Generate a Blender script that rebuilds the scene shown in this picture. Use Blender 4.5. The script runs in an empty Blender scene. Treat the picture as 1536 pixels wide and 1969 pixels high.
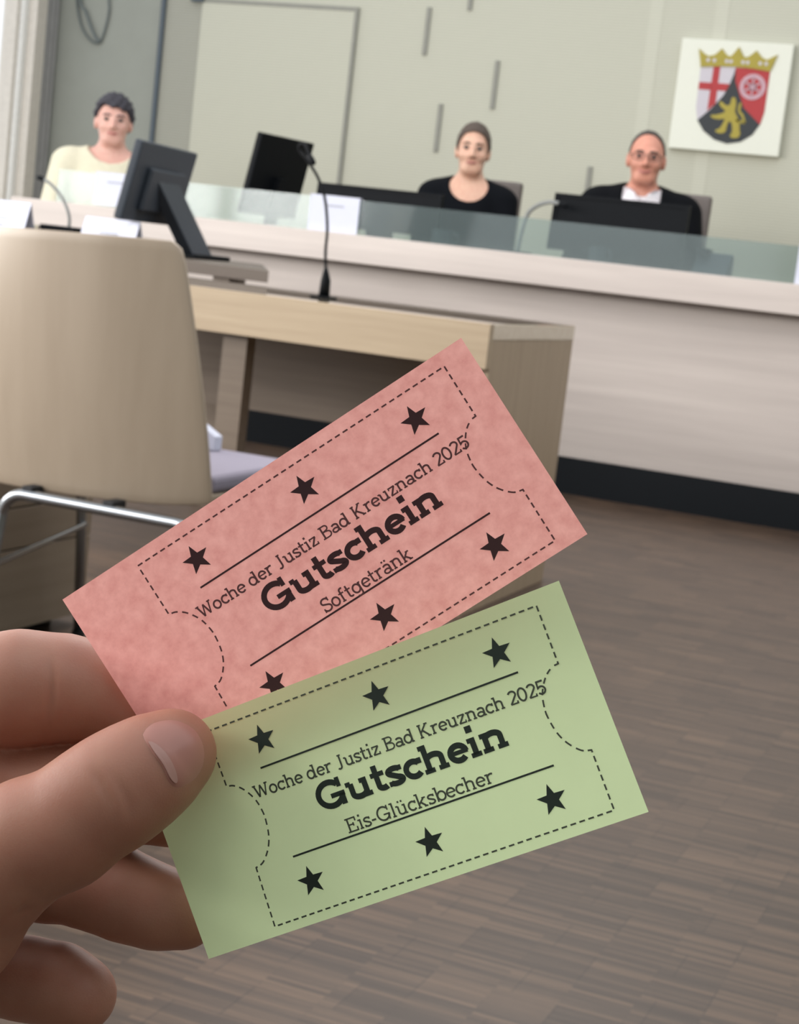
import bpy, bmesh, math, random
import numpy as np
from mathutils import Matrix, Vector
random.seed(7)
PI = math.pi
SC = bpy.context.scene
COL = SC.collection

# ------------------------------------------------------------------ camera, world, light, exposure
CAM_Z = 0.895
cd = bpy.data.cameras.new('camera')
cd.sensor_fit = 'HORIZONTAL'
cd.sensor_width = 36.0
cd.lens = 77.34
cd.clip_start = 0.01
cd.dof.use_dof = True
cd.dof.focus_distance = 0.374
cd.dof.aperture_fstop = 76.0
cam = bpy.data.objects.new('camera', cd)
COL.objects.link(cam)
cam.matrix_world = Matrix(((0.9180, -0.1605, 0.3626, 0.0),
                           (0.3799, 0.0943, -0.9202, 0.0),
                           (0.1135, 0.9825, 0.1475, CAM_Z),
                           (0, 0, 0, 1)))
SC.camera = cam

W = bpy.data.worlds.new('world')
SC.world = W
W.use_nodes = True
W.node_tree.nodes['Background'].inputs[0].default_value = (0.93, 0.96, 1.0, 1)
W.node_tree.nodes['Background'].inputs[1].default_value = 1.15


def area(name, loc, aim, sx, sy, power, color):
    l = bpy.data.lights.new(name, 'AREA')
    l.shape = 'RECTANGLE'
    l.size, l.size_y = sx, sy
    l.energy = power
    l.color = color
    o = bpy.data.objects.new(name, l)
    COL.objects.link(o)
    o.location = loc
    o.rotation_euler = (Vector(aim) - Vector(loc)).to_track_quat('-Z', 'Y').to_euler()
    return o


# daylight through the window row of the left wall, and an added fill light behind the visitors
area('window_daylight', (-6.55, 1.9, 1.95), (0.0, 1.9, 1.0), 6.6, 2.0, 400, (1.0, 0.97, 0.94))
area('rear_fill_light', (-4.4, -1.6, 2.55), (-2.6, 6.5, 0.6), 3.2, 1.3, 125, (1.0, 0.96, 0.92))
area('ceiling_panel_light', (-1.6, 4.6, 3.15), (-1.6, 4.6, 0.0), 1.2, 3.6, 60, (1.0, 0.95, 0.90))

VS = SC.view_settings
VS.view_transform = 'Standard'
VS.look = 'None'
VS.exposure = 0.2
VS.gamma = 1.0
VS.use_curve_mapping = False
SC.cycles.use_denoising = True
SC.cycles.max_bounces = 8
SC.cycles.transparent_max_bounces = 12
SC.cycles.sample_clamp_indirect = 6.0


# ------------------------------------------------------------------ materials
def srgb(r, g, b):
    f = lambda c: (c / 255 / 12.92) if c / 255 <= 0.04045 else ((c / 255 + 0.055) / 1.055) ** 2.4
    return (f(r), f(g), f(b), 1.0)


class NT:
    def __init__(s, name):
        s.m = bpy.data.materials.new(name)
        s.m.use_nodes = True
        s.t = s.m.node_tree
        s.b = s.t.nodes['Principled BSDF']
        s.out = s.t.nodes['Material Output']

    def n(s, typ, **kw):
        x = s.t.nodes.new(typ)
        for k, v in kw.items():
            setattr(x, k, v)
        return x

    def l(s, a, b):
        s.t.links.new(a, b)

    def coords(s, scale=(1, 1, 1), kind='Object', rot=(0, 0, 0)):
        tc = s.n('ShaderNodeTexCoord')
        mp = s.n('ShaderNodeMapping')
        mp.inputs['Scale'].default_value = scale
        mp.inputs['Rotation'].default_value = rot
        s.l(tc.outputs[kind], mp.inputs['Vector'])
        return mp.outputs['Vector']

    def noise(s, vec, scale, detail=3, rough=0.55):
        x = s.n('ShaderNodeTexNoise')
        x.inputs['Scale'].default_value = scale
        x.inputs['Detail'].default_value = detail
        x.inputs['Roughness'].default_value = rough
        s.l(vec, x.inputs['Vector'])
        return x.outputs['Fac']

    def ramp(s, fac, stops):
        r = s.n('ShaderNodeValToRGB')
        el = r.color_ramp.elements
        while len(el) < len(stops):
            el.new(0.5)
        for e, (p, c) in zip(el, stops):
            e.position = p
            e.color = c
        s.l(fac, r.inputs['Fac'])
        return r.outputs['Color']

    def bump(s, h, strength=0.2, dist=0.001):
        b = s.n('ShaderNodeBump')
        b.inputs['Strength'].default_value = strength
        b.inputs['Distance'].default_value = dist
        s.l(h, b.inputs['Height'])
        s.l(b.outputs['Normal'], s.b.inputs['Normal'])


def mul(c, f):
    return (min(1, c[0] * f), min(1, c[1] * f), min(1, c[2] * f), 1)


def plain(name, col, rough=0.5, metal=0.0, var=0.05, scale=40, spec=0.5):
    x = NT(name)
    v = x.coords()
    x.l(x.ramp(x.noise(v, scale), [(0.3, mul(col, 1 - var)), (0.7, mul(col, 1 + var))]), x.b.inputs['Base Color'])
    x.b.inputs['Roughness'].default_value = rough
    x.b.inputs['Metallic'].default_value = metal
    x.b.inputs['Specular IOR Level'].default_value = spec
    return x.m


def wood(name, c1, c2, scale=(1.2, 30, 30), rough=0.45, rot=(0, 0, 0), coat=0.0):
    x = NT(name)
    v = x.coords(scale, rot=rot)
    a = x.noise(v, 1.6, 5, 0.6)
    x.l(x.ramp(a, [(0.28, c1), (0.72, c2)]), x.b.inputs['Base Color'])
    x.b.inputs['Roughness'].default_value = rough
    x.b.inputs['Coat Weight'].default_value = coat
    x.b.inputs['Coat Roughness'].default_value = 0.02
    if not coat:
        x.bump(a, 0.08, 0.0006)
    return x.m


OAK = wood('oak_veneer', srgb(166, 146, 120), srgb(182, 163, 136))
OAKV = wood('oak_veneer_upright', srgb(162, 141, 117), srgb(178, 158, 133), scale=(20, 20, 1.2))
PALE = wood('pale_limed_wood', srgb(180, 170, 164), srgb(200, 190, 183), scale=(0.5, 12, 12), rough=0.5)
BROWN_SHADED = wood('brown_table_shaded', srgb(106, 92, 78), srgb(120, 106, 92))  # brown holds the shade on the table legs and modesty panels
BEECH = wood('beech_plywood', srgb(160, 144, 125), srgb(172, 156, 137), scale=(8, 8, 0.8), rough=0.4)
PLINTH = plain('black_plinth', srgb(12, 17, 22), 0.6, spec=0.25)
BLACK = plain('black_plastic', srgb(8, 11, 15), 0.55, spec=0.1)
DGREY = plain('dark_grey_plastic', srgb(44, 51, 60), 0.5, spec=0.3)
SCREEN = plain('black_gloss', srgb(8, 12, 17), 0.35, spec=0.3)
CHROME = plain('chrome_steel', (0.34, 0.36, 0.38, 1), 0.25, 1.0, 0.02)
RUBBER = plain('black_rubber', srgb(30, 30, 32), 0.7)
CARD = plain('white_card', srgb(198, 201, 216), 0.7, var=0.01)
PRINT = plain('grey_print', srgb(150, 152, 160), 0.8, var=0.02)
LAV = plain('lavender_upholstery', srgb(138, 132, 146), 0.9, var=0.08, scale=300)
LEATHER = plain('brown_grey_leather', srgb(104, 96, 92), 0.55)
GREYMET = plain('grey_gooseneck', srgb(118, 120, 118), 0.5)
TRIMDK = plain('dark_trim', srgb(72, 82, 90), 0.6)
TRIMGR = plain('grey_wall_slot', srgb(138, 138, 130), 0.8)
WHITEB = plain('white_board', srgb(214, 216, 203), 0.5, var=0.01)
CUR = plain('grey_curtain', srgb(150, 150, 148), 0.95, var=0.06, scale=15)
FRAMEW = plain('beige_window_frame', srgb(206, 200, 190), 0.5)
BLINDW = plain('white_blind', srgb(226, 226, 222), 0.8)
CABLE = plain('grey_cable', srgb(96, 104, 104), 0.7)
PLASTER = plain('grey_plaster', srgb(142, 145, 137), 0.9, var=0.03, scale=6)


def wall_mat(name, c):
    x = NT(name)
    v = x.coords()
    w = x.n('ShaderNodeTexWave')
    w.wave_type = 'BANDS'
    w.bands_direction = 'Z'
    w.inputs['Scale'].default_value = 21.0
    w.inputs['Distortion'].default_value = 0.6
    w.inputs['Detail'].default_value = 2
    w.inputs['Detail Scale'].default_value = 6
    x.l(v, w.inputs['Vector'])
    x.l(x.ramp(w.outputs['Fac'], [(0.0, mul(c, 0.91)), (0.6, c), (1.0, mul(c, 1.05))]), x.b.inputs['Base Color'])
    x.b.inputs['Roughness'].default_value = 0.85
    x.bump(w.outputs['Fac'], 0.25, 0.002)
    return x.m


WALL = wall_mat('ribbed_wallcovering', srgb(184, 184, 169))
WALL_SHADE = wall_mat('ribbed_wallcovering_shade', srgb(152, 152, 141))  # wall colour with the shadow beside the door put in
WALL_STREAK = wall_mat('ribbed_wallcovering_sun_streak', srgb(190, 190, 175))  # wall colour lightened for the painted sunlight streaks


def floor_mat():
    x = NT('industrial_parquet')
    v = x.coords()
    br = x.n('ShaderNodeTexBrick')
    br.offset = 0.37
    br.inputs['Scale'].default_value = 1.0
    br.inputs['Brick Width'].default_value = 0.165
    br.inputs['Row Height'].default_value = 0.09
    br.inputs['Mortar Size'].default_value = 0.0009
    br.inputs['Mortar Smooth'].default_value = 0.3
    br.inputs['Color1'].default_value = (0.44, 0.44, 0.44, 1)
    br.inputs['Color2'].default_value = (0.56, 0.56, 0.56, 1)
    br.inputs['Mortar'].default_value = (0.25, 0.25, 0.25, 1)
    x.l(v, br.inputs['Vector'])
    b2 = x.n('ShaderNodeTexBrick')
    b2.offset = 0.5
    b2.inputs['Scale'].default_value = 1.0
    b2.inputs['Brick Width'].default_value = 0.165
    b2.inputs['Row Height'].default_value = 0.009
    b2.inputs['Mortar Size'].default_value = 0.0004
    b2.inputs['Color1'].default_value = (0.25, 0.25, 0.25, 1)
    b2.inputs['Color2'].default_value = (0.75, 0.75, 0.75, 1)
    b2.inputs['Mortar'].default_value = (0.1, 0.1, 0.1, 1)
    x.l(v, b2.inputs['Vector'])
    n = x.noise(x.coords((5, 90, 1)), 1.0, 5, 0.7)
    m1 = x.n('ShaderNodeMath', operation='MULTIPLY_ADD')
    x.l(b2.outputs['Color'], m1.inputs[0])
    m1.inputs[1].default_value = 0.6
    x.l(br.outputs['Color'], m1.inputs[2])
    m2 = x.n('ShaderNodeMath', operation='MULTIPLY_ADD')
    x.l(n, m2.inputs[0])
    m2.inputs[1].default_value = 0.55
    x.l(m1.outputs[0], m2.inputs[2])
    m3 = x.n('ShaderNodeMath', operation='MULTIPLY')
    x.l(m2.outputs[0], m3.inputs[0])
    m3.inputs[1].default_value = 0.6
    c = x.ramp(m3.outputs[0], [(0.40, srgb(40, 30, 24)), (0.60, srgb(64, 51, 42)), (0.80, srgb(98, 78, 62))])
    x.l(c, x.b.inputs['Base Color'])
    x.b.inputs['Roughness'].default_value = 0.4
    x.b.inputs['Specular IOR Level'].default_value = 0.35
    x.bump(m2.outputs[0], 0.15, 0.0008)
    return x.m


FLOOR = floor_mat()


def skin_mat(name, c, sss=0.12, radius=0.004, blotch=0.12, scale=60):
    x = NT(name)
    v = x.coords()
    a = x.noise(v, scale, 5, 0.6)
    x.l(x.ramp(a, [(0.3, (c[0] * (1 - blotch * 0.4), c[1] * (1 - blotch), c[2] * (1 - blotch), 1)),
                   (0.7, (c[0] * (1 + blotch * 0.4), c[1] * (1 + blotch), c[2] * (1 + blotch), 1))]), x.b.inputs['Base Color'])
    x.b.inputs['Roughness'].default_value = 0.5
    x.b.inputs['Subsurface Weight'].default_value = sss
    x.b.inputs['Subsurface Radius'].default_value = (1.0, 0.35, 0.2)
    x.b.inputs['Subsurface Scale'].default_value = radius
    fine = x.noise(v, scale * 22, 3, 0.6)
    x.bump(fine, 0.18, 0.0003)
    return x.m


def paper_mat(name, c, mott, scale, trans):
    x = NT(name)
    v = x.coords()
    a = x.noise(v, scale, 4, 0.62)
    colr = x.ramp(a, [(0.32, mul(c, 1 - mott)), (0.68, mul(c, 1 + mott))])
    x.l(colr, x.b.inputs['Base Color'])
    x.b.inputs['Roughness'].default_value = 0.85
    x.b.inputs['Specular IOR Level'].default_value = 0.2
    tr = x.n('ShaderNodeBsdfTranslucent')
    x.l(colr, tr.inputs['Color'])
    mx = x.n('ShaderNodeMixShader')
    mx.inputs[0].default_value = trans
    x.l(x.b.outputs[0], mx.inputs[1])
    x.l(tr.outputs[0], mx.inputs[2])
    x.l(mx.outputs[0], x.out.inputs['Surface'])
    return x.m


PINKP = paper_mat('pink_recycled_paper', srgb(255, 176, 168), 0.15, 300, 0.45)
GREENP = paper_mat('green_paper', srgb(226, 246, 194), 0.012, 90, 0.45)
INKP = plain('ink_on_pink', srgb(66, 36, 40), 0.8)
THINP = plain('thin_ink_on_pink', srgb(104, 64, 66), 0.8)
THING = plain('thin_ink_on_green', srgb(70, 78, 64), 0.8)
INKG = plain('ink_on_green', srgb(34, 46, 38), 0.8)


def glass_mat():
    x = NT('frosted_green_glass')
    tr = x.n('ShaderNodeBsdfTransparent')
    tr.inputs['Color'].default_value = (0.76, 0.82, 0.80, 1)
    df = x.n('ShaderNodeBsdfDiffuse')
    df.inputs['Color'].default_value = (0.34, 0.41, 0.42, 1)
    gl = x.n('ShaderNodeBsdfGlossy')
    gl.inputs['Roughness'].default_value = 0.08
    m1 = x.n('ShaderNodeMixShader')
    m1.inputs[0].default_value = 0.14
    x.l(tr.outputs[0], m1.inputs[1])
    x.l(df.outputs[0], m1.inputs[2])
    m2 = x.n('ShaderNodeMixShader')
    m2.inputs[0].default_value = 0.045
    x.l(m1.outputs[0], m2.inputs[1])
    x.l(gl.outputs[0], m2.inputs[2])
    x.l(m2.outputs[0], x.out.inputs['Surface'])
    return x.m


GLASS = glass_mat()
PANE = NT('window_pane')
_t = PANE.n('ShaderNodeBsdfTransparent')
_g = PANE.n('ShaderNodeBsdfGlossy')
_g.inputs['Roughness'].default_value = 0.02
_m = PANE.n('ShaderNodeMixShader')
_m.inputs[0].default_value = 0.05
PANE.l(_t.outputs[0], _m.inputs[1])
PANE.l(_g.outputs[0], _m.inputs[2])
PANE.l(_m.outputs[0], PANE.out.inputs['Surface'])
PANE = PANE.m


# ------------------------------------------------------------------ object helpers
WLOC = {}


def link(o):
    COL.objects.link(o)
    return o


def tag(o, label=None, cat=None, group=None, kind=None):
    if label:
        o['label'] = label
    if cat:
        o['category'] = cat
    if group:
        o['group'] = group
    if kind:
        o['kind'] = kind
    return o


def empty(name, loc, label, cat, group=None):
    o = bpy.data.objects.new(name, None)
    o.empty_display_size = 0.1
    link(o)
    o.location = loc
    WLOC[o] = Vector(loc)
    return tag(o, label, cat, group)


class MB:
    """collects shapes (world metres) into one mesh"""

    def __init__(s):
        s.v = []
        s.f = []

    def add(s, vs, fs):
        k = len(s.v)
        s.v += [tuple(p) for p in vs]
        s.f += [tuple(i + k for i in f) for f in fs]
        return s

    def box(s, x0, x1, y0, y1, z0, z1):
        vs = [(x, y, z) for z in (z0, z1) for y in (y0, y1) for x in (x0, x1)]
        return s.add(vs, [(0, 2, 3, 1), (4, 5, 7, 6), (0, 1, 5, 4), (2, 6, 7, 3), (0, 4, 6, 2), (1, 3, 7, 5)])

    def obox(s, o, a, b, c):
        """box from corner o along vectors a, b, c"""
        o, a, b, c = Vector(o), Vector(a), Vector(b), Vector(c)
        vs = [o, o + a, o + b, o + a + b, o + c, o + a + c, o + b + c, o + a + b + c]
        fs = [(0, 2, 3, 1), (4, 5, 7, 6), (0, 1, 5, 4), (2, 6, 7, 3), (0, 4, 6, 2), (1, 3, 7, 5)]
        if a.cross(b).dot(c) < 0:
            fs = [f[::-1] for f in fs]
        return s.add(vs, fs)

    def prism(s, pts, d):
        """polygon (3-D points) pushed along d"""
        d = Vector(d)
        n = len(pts)
        p = [Vector(q) for q in pts]
        nrm = sum((p[i].cross(p[(i + 1) % n]) for i in range(n)), Vector())
        if nrm.dot(d) > 0:
            p = p[::-1]
        vs = p + [q + d for q in p]
        fs = [tuple(range(n)), tuple(range(2 * n - 1, n - 1, -1))]
        fs += [(i, i + n, (i + 1) % n + n, (i + 1) % n) for i in range(n)]
        return s.add(vs, fs)

    def tube(s, path, r, seg=12, caps=True):
        P = [Vector(p) for p in path]
        n = len(P)
        R = r if isinstance(r, (list, tuple)) else [r] * n
        T = []
        for i in range(n):
            a = P[max(0, i - 1)]
            b = P[min(n - 1, i + 1)]
            T.append((b - a).normalized())
        up = Vector((0, 0, 1)) if abs(T[0].z) < 0.9 else Vector((1, 0, 0))
        u = T[0].cross(up).normalized()
        vs = []
        for i in range(n):
            u = (u - T[i] * u.dot(T[i])).normalized()
            w = T[i].cross(u)
            for k in range(seg):
                a = 2 * PI * k / seg
                vs.append(P[i] + (u * math.cos(a) + w * math.sin(a)) * R[i])
        fs = []
        for i in range(n - 1):
            for k in range(seg):
                k2 = (k + 1) % seg
                fs.append((i * seg + k, i * seg + k2, (i + 1) * seg + k2, (i + 1) * seg + k))
        if caps:
            fs.append(tuple(range(seg - 1, -1, -1)))
            fs.append(tuple((n - 1) * seg + k for k in range(seg)))
        return s.add(vs, fs)

    def ellip(s, c, r, nu=16, nv=10):
        vs = [(c[0], c[1], c[2] - r[2])]
        for j in range(1, nv):
            t = -PI / 2 + PI * j / nv
            for i in range(nu):
                a = 2 * PI * i / nu
                vs.append((c[0] + r[0] * math.cos(t) * math.cos(a), c[1] + r[1] * math.cos(t) * math.sin(a), c[2] + r[2] * math.sin(t)))
        vs.append((c[0], c[1], c[2] + r[2]))
        fs = [(0, 1 + (i + 1) % nu, 1 + i) for i in range(nu)]
        for j in range(nv - 2):
            for i in range(nu):
                a = 1 + j * nu
                fs.append((a + i, a + (i + 1) % nu, a + nu + (i + 1) % nu, a + nu + i))
        a = 1 + (nv - 2) * nu
        fs += [(a + i, a + (i + 1) % nu, len(vs) - 1) for i in range(nu)]
        return s.add(vs, fs)

    def build(s, name, mat, parent=None, loc=None, smooth=False, bevel=0.0, seg=2):
        me = bpy.data.meshes.new(name)
        base = Vector((0, 0, 0))
        if parent is not None:
            base = WLOC[parent]
        elif loc is not None:
            base = Vector(loc)
        me.from_pydata([tuple(Vector(p) - base) for p in s.v], [], s.f)
        me.update()
        o = bpy.data.objects.new(name, me)
        link(o)
        me.materials.append(mat)
        if parent is not None:
            o.parent = parent
            WLOC[o] = base
        else:
            o.location = base
            WLOC[o] = base
        if smooth:
            for p in me.polygons:
                p.use_smooth = True
        if bevel:
            m = o.modifiers.new('bevel', 'BEVEL')
            m.width = bevel
            m.segments = seg
            m.limit_method = 'ANGLE'
        return o


def bez(pts, n=8):
    """Catmull-Rom through points"""
    P = [Vector(p) for p in pts]
    P = [P[0] * 2 - P[1]] + P + [P[-1] * 2 - P[-2]]
    out = []
    for i in range(1, len(P) - 2):
        for k in range(n):
            t = k / n
            a, b, c, d = P[i - 1], P[i], P[i + 1], P[i + 2]
            out.append(0.5 * ((2 * b) + (c - a) * t + (2 * a - 5 * b + 4 * c - d) * t * t + (3 * b - a - 3 * c + d) * t ** 3))
    out.append(P[-2])
    return out


# ------------------------------------------------------------------ implicit surfaces (bodies, hand, hair, clothes)
class Field:
    def __init__(s, lo, hi, h):
        s.lo = np.array(lo, float)
        s.h = h
        s.n = np.ceil((np.array(hi) - s.lo) / h).astype(int) + 1
        s.a = np.full(s.n, 0.08, np.float32)
        s.ax = [s.lo[i] + h * np.arange(s.n[i]) for i in range(3)]

    def sl(s, lo, hi):
        i0 = np.clip(np.floor((np.array(lo) - s.lo) / s.h).astype(int), 0, s.n)
        i1 = np.clip(np.ceil((np.array(hi) - s.lo) / s.h).astype(int) + 1, 0, s.n)
        q = tuple(slice(a, b) for a, b in zip(i0, i1))
        X, Y, Z = np.meshgrid(*[s.ax[i][q[i]] for i in range(3)], indexing='ij', sparse=True)
        return q, X, Y, Z

    def union(s, prim, k=0.0, off=0.0, m=None):
        m = m if m is not None else (k + 0.02 + abs(off))
        lo, hi = bounds(prim)
        q, X, Y, Z = s.sl(np.array(lo) - m, np.array(hi) + m)
        if 0 in s.a[q].shape:
            return
        d = dist(prim, X, Y, Z) - off
        if k > 0:
            A = s.a[q]
            hh = np.clip(0.5 + 0.5 * (A - d) / k, 0, 1)
            s.a[q] = A * (1 - hh) + d * hh - k * hh * (1 - hh)
        else:
            s.a[q] = np.minimum(s.a[q], d)

    def sub(s, prim, k=0.0):
        m = k + 0.01
        lo, hi = bounds(prim)
        q, X, Y, Z = s.sl(np.array(lo) - m, np.array(hi) + m)
        if 0 in s.a[q].shape:
            return
        d = -dist(prim, X, Y, Z)
        A = s.a[q]
        if k > 0:
            hh = np.clip(0.5 - 0.5 * (A - d) / k, 0, 1)
            s.a[q] = A * (1 - hh) + d * hh + k * hh * (1 - hh)
        else:
            s.a[q] = np.maximum(A, d)

    def merge(s, o, k):
        A, d = s.a, o.a
        if k > 0:
            hh = np.clip(0.5 + 0.5 * (A - d) / k, 0, 1)
            s.a = A * (1 - hh) + d * hh - k * hh * (1 - hh)
        else:
            s.a = np.minimum(A, d)

    def clip(s, fn):
        X, Y, Z = np.meshgrid(*s.ax, indexing='ij', sparse=True)
        s.a = np.maximum(s.a, fn(X, Y, Z)).astype(np.float32)

    def mesh(s):
        a = s.a.copy()
        a[0], a[-1], a[:, 0], a[:, -1], a[:, :, 0], a[:, :, -1] = (0.05,) * 6
        neg = a < 0
        c = np.zeros(np.array(a.shape) - 1, np.int8)
        for i in (0, 1):
            for j in (0, 1):
                for k in (0, 1):
                    c += neg[i:a.shape[0] - 1 + i, j:a.shape[1] - 1 + j, k:a.shape[2] - 1 + k]
        act = np.argwhere((c > 0) & (c < 8))
        idx = np.full(c.shape, -1, np.int64)
        idx[tuple(act.T)] = np.arange(len(act))
        acc = np.zeros((len(act), 3))
        cnt = np.zeros(len(act))
        for ax in range(3):
            o1, o2 = [x for x in range(3) if x != ax]
            for p in (0, 1):
                for q in (0, 1):
                    b = np.zeros(3, int)
                    b[o1], b[o2] = p, q
                    e = b.copy()
                    e[ax] = 1
                    A = a[tuple((act + b).T)].astype(float)
                    B = a[tuple((act + e).T)].astype(float)
                    cr = (A < 0) != (B < 0)
                    t = np.where(cr, A / np.where(cr, A - B, 1), 0)
                    P = np.tile(b.astype(float), (len(act), 1))
                    P[:, ax] = t
                    acc[cr] += P[cr]
                    cnt[cr] += 1
        V = (act + acc / cnt[:, None]) * s.h + s.lo
        F = []
        for ax in range(3):
            o1, o2 = (ax + 1) % 3, (ax + 2) % 3
            sh = [slice(None)] * 3
            s1 = list(sh)
            s1[ax] = slice(0, -1)
            s2 = list(sh)
            s2[ax] = slice(1, None)
            A, B = neg[tuple(s1)], neg[tuple(s2)]
            for flip, M in ((False, A & ~B), (True, ~A & B)):
                e = np.argwhere(M)
                e = e[(e[:, o1] > 0) & (e[:, o2] > 0)]
                if not len(e):
                    continue
                d1 = np.zeros(3, int)
                d1[o1] = 1
                d2 = np.zeros(3, int)
                d2[o2] = 1
                q = [idx[tuple((e - d1 - d2).T)], idx[tuple((e - d2).T)], idx[tuple(e.T)], idx[tuple((e - d1).T)]]
                q = np.stack(q[::-1] if flip else q, 1)
                F.append(q)
        return V, np.concatenate(F)


def bounds(p):
    if p[0] == 'rc':
        a, b, ra, rb = p[1:5]
        r = max(ra, rb)
        return np.minimum(a, b) - r, np.maximum(a, b) + r
    c, r = np.array(p[1]), np.array(p[2])
    return c - r, c + r


def dist(p, X, Y, Z):
    if p[0] == 'rc':
        a, b, ra, rb = np.array(p[1], float), np.array(p[2], float), p[3], p[4]
        ab = b - a
        L = max(ab @ ab, 1e-12)
        t = np.clip(((X - a[0]) * ab[0] + (Y - a[1]) * ab[1] + (Z - a[2]) * ab[2]) / L, 0, 1)
        return np.sqrt((X - a[0] - t * ab[0]) ** 2 + (Y - a[1] - t * ab[1]) ** 2 + (Z - a[2] - t * ab[2]) ** 2) - (ra + (rb - ra) * t)
    c, r = p[1], p[2]
    x, y, z = X - c[0], Y - c[1], Z - c[2]
    k0 = np.sqrt((x / r[0]) ** 2 + (y / r[1]) ** 2 + (z / r[2]) ** 2)
    k1 = np.sqrt((x / r[0] ** 2) ** 2 + (y / r[1] ** 2) ** 2 + (z / r[2] ** 2) ** 2)
    return k0 * (k0 - 1) / np.maximum(k1, 1e-9)


def np_mesh(name, V, F, mat, parent=None, smooth=True):
    me = bpy.data.meshes.new(name)
    me.from_pydata(V.tolist(), [], F.tolist())
    me.update()
    me.materials.append(mat)
    if smooth:
        me.polygons.foreach_set('use_smooth', [True] * len(me.polygons))
    o = bpy.data.objects.new(name, me)
    link(o)
    if parent is not None:
        o.parent = parent
    return o


def local_mesh(name, mb, mat, parent, smooth=False):
    """child mesh already in its parent's own coordinates"""
    me = bpy.data.meshes.new(name)
    me.from_pydata([tuple(v) for v in mb.v], [], mb.f)
    me.update()
    me.materials.append(mat)
    if smooth:
        for p in me.polygons:
            p.use_smooth = True
    o = bpy.data.objects.new(name, me)
    link(o)
    o.parent = parent
    return o


# ================================================================== THE ROOM
def struct(name, mb, mat, bevel=0.0):
    return tag(mb.build(name, mat, bevel=bevel), kind='structure')


struct('floor', MB().box(-6.6, 3.0, -1.5, 9.2, -0.06, 0.0), FLOOR)
struct('trim_10', MB().box(-5.375, -5.12, 8.995, 9.0, 0.2, 3.2), WALL_SHADE)  # shadow on the wall left of the door, painted as a greyer strip
struct('wall_back', MB().box(-5.375, 3.0, 9.0, 9.15, 0, 3.2), WALL)
struct('wall_back_left', MB().box(-6.3, -5.375, 9.0, 9.15, 0, 3.2), PLASTER)
wl = MB()
wl.box(-6.3, -6.15, -1.5, 8.72, 0, 0.85)
wl.box(-6.3, -6.15, -1.5, 8.72, 2.95, 3.2)
wl.box(-6.3, -6.15, 8.72, 9.0, 0, 3.2)
struct('wall_left', wl, BLINDW)
struct('wall_right', MB().box(3.0, 3.15, -1.5, 9.15, 0, 3.2), PLASTER)
struct('wall_front', MB().box(-2.7, 3.15, -1.65, -1.5, 0, 3.2), PLASTER)
struct('podium', MB().box(-6.1, 2.5, 7.0, 8.99, 0.0, 0.2), OAK)
# window row in the left wall
for i, (y0, y1) in enumerate(((-1.5, 1.9), (1.9, 5.3), (5.3, 8.72))):
    w = MB()
    for (a, b, c, d) in ((y0, y1, 0.85, 0.93), (y0, y1, 2.87, 2.95), (y0, y0 + 0.07, 0.93, 2.87), (y1 - 0.03, y1, 0.93, 2.87)):
        w.box(-6.27, -6.18, a, b, c, d)
    f = struct('window_%d' % (i + 1), w, FRAMEW)
    MB().box(-6.228, -6.222, y0 + 0.07, y1 - 0.03, 0.93, 2.87).build('pane', PANE, f)
struct('trim_1', MB().box(-6.15, -6.09, 8.76, 8.865, 0, 3.2), FRAMEW, 0.004)
struct('trim_2', MB().box(-5.388, -5.362, 8.975, 9.0, 0, 3.2), TRIMDK)
# door flush in the ribbed wall
dm = MB().box(-5.12, -4.15, 8.985, 9.0, 0.2, 2.20)
door = struct('door_1', dm, WALL)
fr = MB().box(-5.12, -4.13, 8.982, 9.0, 2.20, 2.222).box(-4.15, -4.13, 8.982, 9.0, 0.2, 2.20)
fr.build('door_frame', TRIMGR, door)
MB().box(-5.19, -5.11, 8.965, 9.0, 2.20, 2.26).build('door_closer', TRIMDK, door)
# slots in the wall, then sunlight streaks painted as lighter strips
for i, (x, z0, z1) in enumerate(((-3.71, 1.99, 2.247), (-3.578, 1.474, 1.735), (-3.278, 1.729, 1.987), (-3.476, 2.243, 2.5), (-2.685, 1.215, 1.472))):
    struct('trim_%d' % (i + 3), MB().box(x - 0.012, x + 0.012, 8.99, 9.0, z0, z1), TRIMGR)
struct('trim_8', MB().box(-2.47, -2.40, 8.9985, 9.0, 1.30, 2.6), WALL_STREAK)
struct('trim_9', MB().box(-2.125, -2.055, 8.9985, 9.0, 0.9, 2.7), WALL_STREAK)

# curtain in the window corner
cu = MB()
prof = []
N = 40
for i in range(N + 1):
    y = 8.872 + 0.118 * i / N
    prof.append((-6.105 + 0.016 * math.sin(i / N * 2 * PI * 2.5), y))
back = [(-6.145 + 0.0, y) for x, y in prof]
ring = prof + back[::-1]
cu.prism([(x, y, 0.06) for x, y in ring], (0, 0, 2.95))
tag(cu.build('curtain', CUR, loc=(-6.12, 8.93, 0.06), smooth=False), 'narrow grey curtain hanging in the corner beside the window', 'curtain')

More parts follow.
